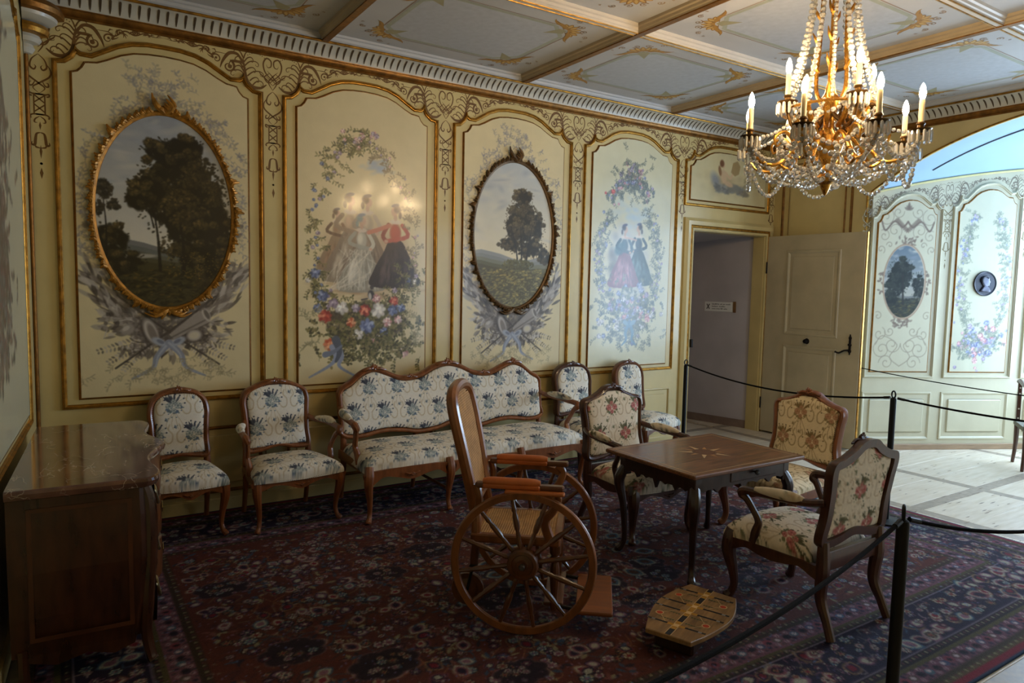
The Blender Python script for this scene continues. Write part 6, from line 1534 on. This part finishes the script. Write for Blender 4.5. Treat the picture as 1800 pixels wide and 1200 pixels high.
MB().box(-.28, -.245, -.195, .195, zs_ - .045, zs_, .008).build('seat_rail', WCW, wc, smooth=False)
def cane_strips(f, u0, u1, v0, v1, du, inside_fn, r=.0021):
    """two sets of crossing strips and one set of slanting ones over a surface f(u, v)"""
    mb = MB()
    def strip(pts):
        if len(pts) < 2: return
        seg = []
        for p in pts: seg.append(f(*p))
        mb.tube(seg, r, 4, cap=False)
    for k in range(int((u1 - u0) / du) + 1):
        u = u0 + k * du; strip([(u, v) for v in np.linspace(v0, v1, 13) if inside_fn(u, v)])
    for k in range(int((v1 - v0) / du) + 1):
        v = v0 + k * du; strip([(u, v) for u in np.linspace(u0, u1, 17) if inside_fn(u, v)])
    return mb
seat_c = cane_strips(lambda u, v: (u, v, zs_ - .004 - .012 * (1 - ((u + .05) / .21) ** 2) * (1 - (v / .2) ** 2)), -.25, .15, -.2, .2, .0125, lambda u, v: True, .0036)
seat_c.build('cane_seat', CANE, wc, kind='stuff')
def bk(z): return -.255 - .155 * max(0, (z - .5) / .75) ** 1.25
ow = [(.60, .18), (.70, .198), (.85, .222), (1.0, .238), (1.08, .240), (1.14, .228), (1.18, .19), (1.205, .12), (1.215, .0)]
left_ = [(bk(z), -w, z) for z, w in ow]; right_ = [(bk(z), w, z) for z, w in ow[::-1][1:]]
pth = cr(left_ + right_, 5)
MB().tube(pth, [.031] * len(pth), 10, flat=((0, 0, 0.0001), 1)).build('back_frame', WCW, wc)
for s in (-1, 1):
    limb(MB(), [(bk(.5) + .0, s * .205, .43), (bk(.52), s * .195, .54), (bk(.62), s * .170, .63)], [.026, .026, .026], 4, 10).build('back_post', WCW, wc)
MB().tube([(bk(.62), -.165, .62), (bk(.62), .165, .62)], .02, 8).build('back_rail', WCW, wc)
zz_ = np.array([p[0] for p in ow[:-1]] + [1.215]); ww_ = np.array([p[1] for p in ow[:-1]] + [0.0])
def bw_(z): return float(np.interp(z, zz_, ww_)) - .012
cane_strips(lambda u, v: (bk(v) + .004, u, v), -.23, .23, .63, 1.20, .0125, lambda u, v: abs(u) < bw_(v), .0034).build('cane_back', CANE, wc, kind='stuff')
for s in (-1, 1):
    y = s * .245
    arm = MB().box(-.255, .195, y - .022, y + .022, .735, .762, .008).build('arm', WCD, wc, smooth=False)
    pts = [(x, y, .768) for x in np.linspace(-.215, .075, 12)]
    MB().tube(pts, [.020, .029, .031, .031, .031, .031, .031, .031, .031, .031, .029, .020], 14, flat=((0, 0, 1), .72)).build('leather_pad', LEATH, arm)
    MB().box(-.215, .075, y - .031, y + .031, .738, .760, .006).build('leather_skirt', LEATH, arm, smooth=False)
    limb(MB(), [(.13, y, .74), (.165, y, .70), (.14, y * .97, .63), (.10, y * .93, .57), (.125, y * .9, .48)], [.022, .020, .022, .026, .026], 5, 8, flat=((0, 1, 0), .7)).build('arm_support', WCW, wc)
    limb(MB(), [(-.245, y * .9, .60), (-.235, y, .68), (-.25, y, .75)], [.020, .020, .020], 4, 8).build('arm_post', WCW, wc)
    leg = MB(); x, yy = .155, s * .195
    prl = [(.46, .030), (.40, .030), (.385, .020), (.37, .028), (.35, .018), (.32, .024), (.27, .026), (.22, .022), (.17, .017), (.13, .022), (.10, .018)]
    leg.tube([(x, yy, z) for z, _ in prl], [r_ for _, r_ in prl], 10).build('front_leg', WCD, wc)
    MB().tube([(x, yy, .125), (.29, yy, .105)], .011, 8).build('footrest_bracket', IRON, wc)
MB().box(-.10, .20, -.305, -.262, .722, .738, .006).build('side_leaf', mat('leather_faced_board', (184, 104, 50), 0.4, vary=.2, scale=8), wc, smooth=False)
MB().box(.265, .455, -.235, .235, .098, .118, .006).build('footrest', mat('worn_orange_board', (150, 84, 34), 0.45, vary=.3, scale=5, stretch=(1, 6, 1)), wc, smooth=False)
MB().box(.10, .20, -.20, .20, .118, .138, .004).build('footrest_rail', WCD, wc, smooth=False)
limb(MB(), [(-.26, 0, .44), (-.29, 0, .33), (-.30, 0, .22)], [.03, .024, .022], 4, 10).build('caster_post', WCD, wc)
cst = MB().lathe([(.060, -.016), (.088, -.016), (.092, 0), (.088, .016), (.060, .016), (.058, 0), (.060, -.016)], 28, (-.33, 0, .093), 'y', cap=False).build('caster_wheel', WCD, wc)
MB().lathe([(0, -.02), (.062, -.008), (.062, .008), (0, .02)], 20, (-.33, 0, .093), 'y').build('hub', WCD, cst)
for s in (-1, 1): MB().tube([(-.30, s * .026, .23), (-.315, s * .026, .16), (-.33, s * .026, .093)], .008, 8).build('caster_fork', IRON, wc)
MB().box(-.32, -.28, -.034, .034, .215, .235, .004).build('fork_crown', IRON, wc, smooth=False)

# ------------------------------------------------------------------ boat-shaped inlaid footstool
fs = thing('inlaid_footstool', 'low boat-shaped wooden footstool with an inlaid board game pattern on top', 'footstool', (2.676, -3.22, RG), math.radians(21.9))
FO = cr([(-.322, -.118), (-.322, .110)], 2) + cr([(-.322, .110), (-.17, .158), (0, .184), (.15, .166), (.300, .120)], 5)[1:] + cr([(.300, .120), (.272, -.142)], 2)[1:] + cr([(.272, -.142), (.14, -.182), (0, -.198), (-.18, -.166), (-.322, -.118)], 5)[1:-1]
fs_top = MB().loft([[(x * k, y * k, z) for x, y in FO] for z, k in ((.092, .985), (.096, 1.0), (.114, 1.0), (.118, .99))], True, True).build('board', mat('yellow_brown_board', (172, 132, 84), 0.4, vary=.4, scale=4, stretch=(1.4, 9, 1), coat=.2), fs, smooth=False)
ir = RB(); DK, YL, BL, GR, RD, LT = (34, 28, 24), (190, 136, 40), (132, 136, 136), (74, 82, 54), (200, 70, 30), (206, 176, 124)
ir.stroke([(-.318, 0), (.29, 0)], .034, LT, False); ir.stroke([(-.318, 0), (.29, 0)], .027, DK, False)
for x in (-.207, -.042, .042, .207):
    hw_ = .15 if abs(x) > .1 else .182
    ir.stroke([(x, -hw_), (x, hw_)], .006, LT, False)
    for s in (-1, 1):
        ir.stroke([(x, s * .045), (x, s * (hw_ - .040))], .015, DK, False); ir.stroke([(x, s * (hw_ - .022)), (x, s * (hw_ - .002))], .015, DK, False)
        ir.stroke([(x, s * (hw_ - .040)), (x, s * (hw_ - .022))], .013, BL, False); ir.stroke([(x, 0), (x, s * .045)], .022, YL, False)
    ir.stroke([(x - .045, 0), (x + .045, 0)], .026, YL, False); ir.poly([(x - .014, -.014), (x + .014, -.014), (x + .014, .014), (x - .014, .014)], (228, 190, 130))
for sx in (-1, 1):
    for sy in (-1, 1):
        for q, (x0, y0) in enumerate(((.085, .03), (.165, .03))):
            for k in range(6): ir.poly([(sx * x0 + .009 - .001 * k, sy * (y0 + .014 * k)), (sx * x0, sy * (y0 + .014 * k + .015)), (sx * x0 - .009 + .001 * k, sy * (y0 + .014 * k))], (92, 98, 62))
        ir.stroke([(sx * .20, sy * .06), (sx * .125, sy * .118), (sx * .05, sy * .06)], .003, LT, False)
        ir.disc(sx * .127, sy * .120, .021, LT, 14); ir.disc(sx * .127, sy * .120, .016, RD, 14)
me = ir.mesh('inlay'); me.transform(Matrix(((1, 0, 0, 0), (0, 0, 1, 0), (0, -1, 0, .118), (0, 0, 0, 1)))); link('inlay', me, STROKE, fs_top)
MB().box(-.24, .22, -.10, .10, .0, .092, .01).build('base', TABD, fs, smooth=False)

# ------------------------------------------------------------------ barrier posts and ropes
ROPE = mat('black_cord', (12, 10, 10), 0.85, vary=0.2, bump=0.3, bscale=300, spec=0.1)
def post(loc, label, ring_rot=0):
    o = thing('barrier_post', label, 'post', loc, ring_rot, 'black barrier posts')
    MB().lathe([(.0, 0), (.125, 0), (.125, .008), (.06, .014), (.022, .02), (.022, .94), (.020, .955), (.010, .962), (0, .962)], 18).build('pole', BLACKM, o)
    a = np.linspace(0, 2 * PI, 25); MB().tube([(.024 * math.cos(t), 0, .984 + .026 * math.sin(t)) for t in a], .0058, 8, cap=False).build('ring', BLACKM, o)
    return o
PA, PB, PC = (2.52, -4.32, 0.0), (5.31, -2.77, 0.013), (5.50, -0.49, 0.013)
post(PA, 'black barrier post standing at the rug edge behind the rose-flowered armchair', math.radians(30))
post(PB, 'black barrier post between the faded chair and the bay wall', math.radians(60))
post(PC, 'thin black barrier post in front of the doorway casing', 0)
def rope(a, b, sag, label, r=.0075):
    a, b = Vector(a), Vector(b); pts = []; u = (b - a).normalized() * .028; a = a + u; b = b - u
    for k in range(25):
        t = k / 24; p = a.lerp(b, t); p.z -= sag * 4 * t * (1 - t); pts.append(p)
    o = MB().tube(pts, r, 8).build('barrier_rope', ROPE, label=label, cat='rope', group='black barrier ropes')
    for e, q in ((pts[0], pts[1]), (pts[-1], pts[-2])):
        d = (q - e).normalized() * .05; MB().tube([e, e + d], r * 1.35, 8).build('end_sleeve', BLACKM, o)
    return o
top_of = lambda P: (P[0], P[1], P[2] + .958)
QB, QH, QL, QR = (5.70, -4.45, 0.0), (6.62, -4.1, 0.0), (.55, -4.63, 0.0), (3.95, -4.72, 0.0)
rope(top_of(PC), top_of(PB), .10, 'black cord sagging across the doorway between two barrier posts')
rope(top_of(PB), top_of(QB), .05, 'black cord running from the post behind the faded chair over the bare floor')
rope((XE - .008, -1.205, .93), top_of(QH), .04, 'thin black cord hooked to the gilt edge of the arch', .005)
rope(top_of(PA), top_of(QR), .10, 'black cord from the post at the rug edge across the bare floor')
rope(top_of(PA), top_of(QL), .07, 'black cord crossing the rug in front of the inlaid footstool')
post(QB, 'black barrier post on bare boards beyond the rug end, holding a sagging cord')
post(QH, 'black barrier post on the boards holding the thin cord')
post(QL, 'black barrier post beside the rug edge near the left wall')
post(QR, 'black barrier post on bare boards along the near edge of the rug')

# ------------------------------------------------------------------ dark inlaid chair in the bay
ic = thing('inlaid_chair', 'dark wooden chair with small white inlaid squares standing by the bay wall', 'chair', (8.39, -2.69, 0.0), math.radians(121.4))
IVO = mat('ivory_inlay', (214, 206, 190), 0.4, vary=.05)
for sx, sy in ((-1, -1), (1, -1), (-1, 1), (1, 1)):
    x, y = sx * .21, sy * .20
    limb(MB(), [(x + sx * .012, y + sy * .03, .002), (x, y + sy * .01, .2), (x, y, .43)], [.016, .020, .026], 4, 8).build('leg', DWALN, ic)
    if sy < 0:
        p = MB().box(x - .018, x + .018, y - .018, y + .018, .43, .86, .004).build('arm_post', DWALN, ic, smooth=False)
        for z in (.48, .58, .74, .80): MB().box(x - .007, x + .007, y - .0195, y + .0195, z - .007, z + .007).build('inlay_square', IVO, p, smooth=False)
    else:
        p = MB().box(x - .018, x + .018, y - .018, y + .018, .43, .98, .004).build('back_post', DWALN, ic, smooth=False)
        for z in (.48, .58, .74, .92): MB().box(x - .0195, x + .0195, y - .007, y + .007, z - .007, z + .007).build('inlay_square', IVO, p, smooth=False)
MB().box(-.24, .24, -.235, .235, .405, .45, .01).build('seat', mat('grey_green_seat', (120, 116, 100), 0.7, vary=.15), ic, smooth=False)
for sx in (-1, 1): limb(MB(), [(sx * .21, .2, .84), (sx * .215, .0, .85), (sx * .21, -.2, .87), (sx * .21, -.24, .86)], [.018, .02, .022, .026], 4, 8).build('arm', DWALN, ic)
for z in (.58, .95): MB().box(-.2, .2, .188, .212, z - .025, z + .025, .005).build('back_rail', DWALN, ic, smooth=False)
for x in (-.1, 0, .1): MB().box(x - .014, x + .014, .192, .208, .60, .93, .004).build('back_slat', DWALN, ic, smooth=False)
# ------------------------------------------------------------------ crystal chandelier
BRASS = mat('gilt_bronze', (206, 150, 66), 0.28, 0.9, vary=0.25, scale=25)
DBRASS = mat('dark_bronze_gilt', (96, 70, 34), 0.35, 0.8, vary=0.3, scale=25)
CRYS = mat('cut_crystal', (255, 250, 240), 0.04, vary=0.0, trans=0.62, ior=1.52, spec=0.9, rvary=0.01)
WAX = mat('ivory_candle_sleeve', (226, 206, 164), 0.5, vary=0.05)
BULB = mat('lit_candle_bulb', (255, 240, 214), 0.4, vary=0.0, emit=(1.0, 0.72, 0.40, 340.0))
CX, CY = 3.605, -3.225
cd = thing('crystal_chandelier', 'gilt chandelier with crystal strands and lit candle bulbs hanging over the table', 'chandelier', (CX, CY, 0))
MB().lathe([(0, 2.30), (.010, 2.31), (.022, 2.335), (.03, 2.36), (.05, 2.375), (.055, 2.40), (.03, 2.43), (.022, 2.47), (.04, 2.50), (.075, 2.54), (.085, 2.58), (.06, 2.62), (.03, 2.66), (.028, 2.74), (.05, 2.78), (.055, 2.82), (.03, 2.86), (.018, 2.92), (.016, 3.45), (.03, 3.50), (.06, 3.56), (.07, 3.60), (0, 3.605)], 18).build('stem', BRASS, cd)
for k in range(4):
    a = 2 * PI * k / 4 + .5; c, s = math.cos(a), math.sin(a)
    m = MB(); limb(m, [(.04 * c, .04 * s, 2.80), (.075 * c, .075 * s, 2.90), (.065 * c, .065 * s, 3.15), (.06 * c, .06 * s, 3.40), (.03 * c, .03 * s, 3.50)], [.012, .011, .010, .010, .012], 6, 8)
    for z in (2.98, 3.12, 3.26):
        for q in (-1, 1): limb(m, [(.066 * c, .066 * s, z), (.088 * c - q * .014 * s, .088 * s + q * .014 * c, z + .035), (.104 * c - q * .02 * s, .104 * s + q * .02 * c, z + .07)], [.010, .009, .002], 3, 6)
    m.build('rod', BRASS, cd)
crown = MB().lathe([(.10, 3.42), (.115, 3.425), (.118, 3.445), (.108, 3.46), (.10, 3.455)], 24).build('crown_ring', BRASS, cd)
prism_me = MB().lathe([(.001, .0), (.0075, -.006), (.009, -.02), (.008, -.058), (.001, -.066)], 5).mesh('prism', smooth=False)
bead = MB().lathe([(.001, -.0115), (.0088, -.0085), (.0122, -.0015), (.0088, .0085), (.001, .0115)], 7)
def strand(pts3, size, step, name='bead_strand'):
    """faceted beads threaded along a path"""
    P = [Vector(p) for p in pts3]; mb = MB(); acc = 0.0; k = 0
    for i in range(len(P) - 1):
        L = (P[i + 1] - P[i]).length
        while acc < L:
            c = P[i].lerp(P[i + 1], acc / L); s = size * (1.0 if k % 3 else 1.18); k += 1
            d = (P[i + 1] - P[i]).normalized(); q = Vector((0, 0, 1)).rotation_difference(d)
            mb.add([c + q @ (Vector(v) * s) for v in bead.v], bead.f); acc += step
        acc -= L
    return mb.build(name, CRYS, cd, smooth=False, kind='stuff')
def swag(a, b, sag, n=14):
    a, b = Vector(a), Vector(b); return [a.lerp(b, k / n) - Vector((0, 0, sag * 4 * (k / n) * (1 - k / n))) for k in range(n + 1)]
tips = []
def arm(ang, R, z, z0, up, r0=.05):
    c, s = math.cos(ang), math.sin(ang)
    f = lambda r, zz: (r * c, r * s, zz)
    m = MB()
    limb(m, [f(r0, z0), f(r0 + .07, z0 + .05 * up), f(R * .42, z0 - .01), f(R * .62, z - .135), f(R * .85, z - .125), f(R, z - .04), f(R, z)], [.013, .012, .011, .011, .0105, .010, .012], 6, 8)
    limb(m, [f(R * .62, z - .135), f(R * .50, z - .16), f(R * .40, z - .12), f(R * .44, z - .07), f(R * .52, z - .09)], [.009, .009, .008, .007, .004], 4, 7)
    limb(m, [f(R * .42, z0), f(R * .55, z0 + .06), f(R * .68, z0 + .03), f(R * .66, z0 - .02), f(R * .60, z0 - .0)], [.009, .010, .008, .006, .004], 4, 7)
    a_ = m.build('arm', BRASS if up > 0 else DBRASS, cd)
    pan = MB().lathe([(.006, z - .012), (.030, z - .006), (.050, z + .004), (.054, z + .010), (.034, z + .006), (.016, z + .004), (.016, z + .03), (.022, z + .036), (.018, z + .045), (.0, z + .045)], 18, (R * c, R * s, 0)).build('drip_pan', DBRASS, cd)
    for k in range(11):
        t = 2 * PI * k / 11; link('prism', prism_me, CRYS, pan, (R * c + .050 * math.cos(t), R * s + .050 * math.sin(t), z + .002))
    MB().lathe([(.0, z + .04), (.0135, z + .04), (.0135, z + .155), (.0115, z + .160), (0, z + .160)], 12, (R * c, R * s, 0)).build('candle_sleeve', WAX, cd)
    MB().lathe([(.008, z + .158), (.0155, z + .178), (.0165, z + .195), (.012, z + .220), (.005, z + .238), (.001, z + .243)], 12, (R * c, R * s, 0)).build('candle_bulb', BULB, cd)
    return f(R, z)
L8 = [math.radians(18 + 45 * k) for k in range(8)]
U4 = [math.radians(65 + 90 * k) for k in range(4)]
lo = [arm(a, .45, 2.60, 2.58, 1) for a in L8]
hi = [arm(a, .25, 2.79, 2.74, -1, .04) for a in U4]
for k in range(8):
    a, b = lo[k], lo[(k + 1) % 8]
    strand(swag((a[0], a[1], a[2] - .03), (b[0], b[1], b[2] - .03), .115), 1.12, .0300)
    strand(swag((a[0] * .98, a[1] * .98, a[2] - .06), (b[0] * .98, b[1] * .98, b[2] - .06), .20), 1.05, .0285)
    strand(swag((a[0] * .97, a[1] * .97, a[2] - .05), (.05 * math.cos(L8[k]), .05 * math.sin(L8[k]), 2.39), .085), 1.1, .0300)
    m_ = L8[k] + PI / 8; strand(swag((.36 * math.cos(m_), .36 * math.sin(m_), 2.50), (.05 * math.cos(m_), .05 * math.sin(m_), 2.46), .05), 1.2, .032)
    strand(swag((a[0], a[1], a[2] - .0), (.10 * math.cos(L8[k]), .10 * math.sin(L8[k]), 2.82), .06), .9, .0255)
    strand(swag((a[0] * .6, a[1] * .6, 2.60), (b[0] * .6, b[1] * .6, 2.60), .06), 1.2, .032)
    link('prism', prism_me, CRYS, cd, (a[0] * 1.02, a[1] * 1.02, a[2] - .085))
for k in range(4):
    a, b = hi[k], hi[(k + 1) % 4]
    strand(swag(a, b, .07), 1.05, .0285)
for k in range(12):
    t = 2 * PI * k / 12 + .1; c, s = math.cos(t), math.sin(t)
    strand([(.110 * c, .110 * s, 3.44)] + [((.110 + .135 * u ** 1.7) * c, (.110 + .135 * u ** 1.7) * s, 3.44 - .66 * u) for u in np.linspace(.05, 1, 12)], 1.22 if k % 2 == 0 else .9, .0325 if k % 2 == 0 else .0255)
MB().lathe([(.236, 2.76), (.25, 2.757), (.254, 2.765), (.244, 2.773), (.236, 2.76)], 32, cap=False).build('gallery_ring', BRASS, cd)
for k in range(12):
    t = 2 * PI * k / 12; m = MB(); c, s = math.cos(t), math.sin(t)
    limb(m, [(.10 * c, .10 * s, 2.66), (.16 * c, .16 * s, 2.70), (.19 * c, .19 * s, 2.76), (.165 * c, .165 * s, 2.80)], [.012, .016, .012, .003], 4, 7)
    m.build('acanthus_leaf', BRASS, cd)
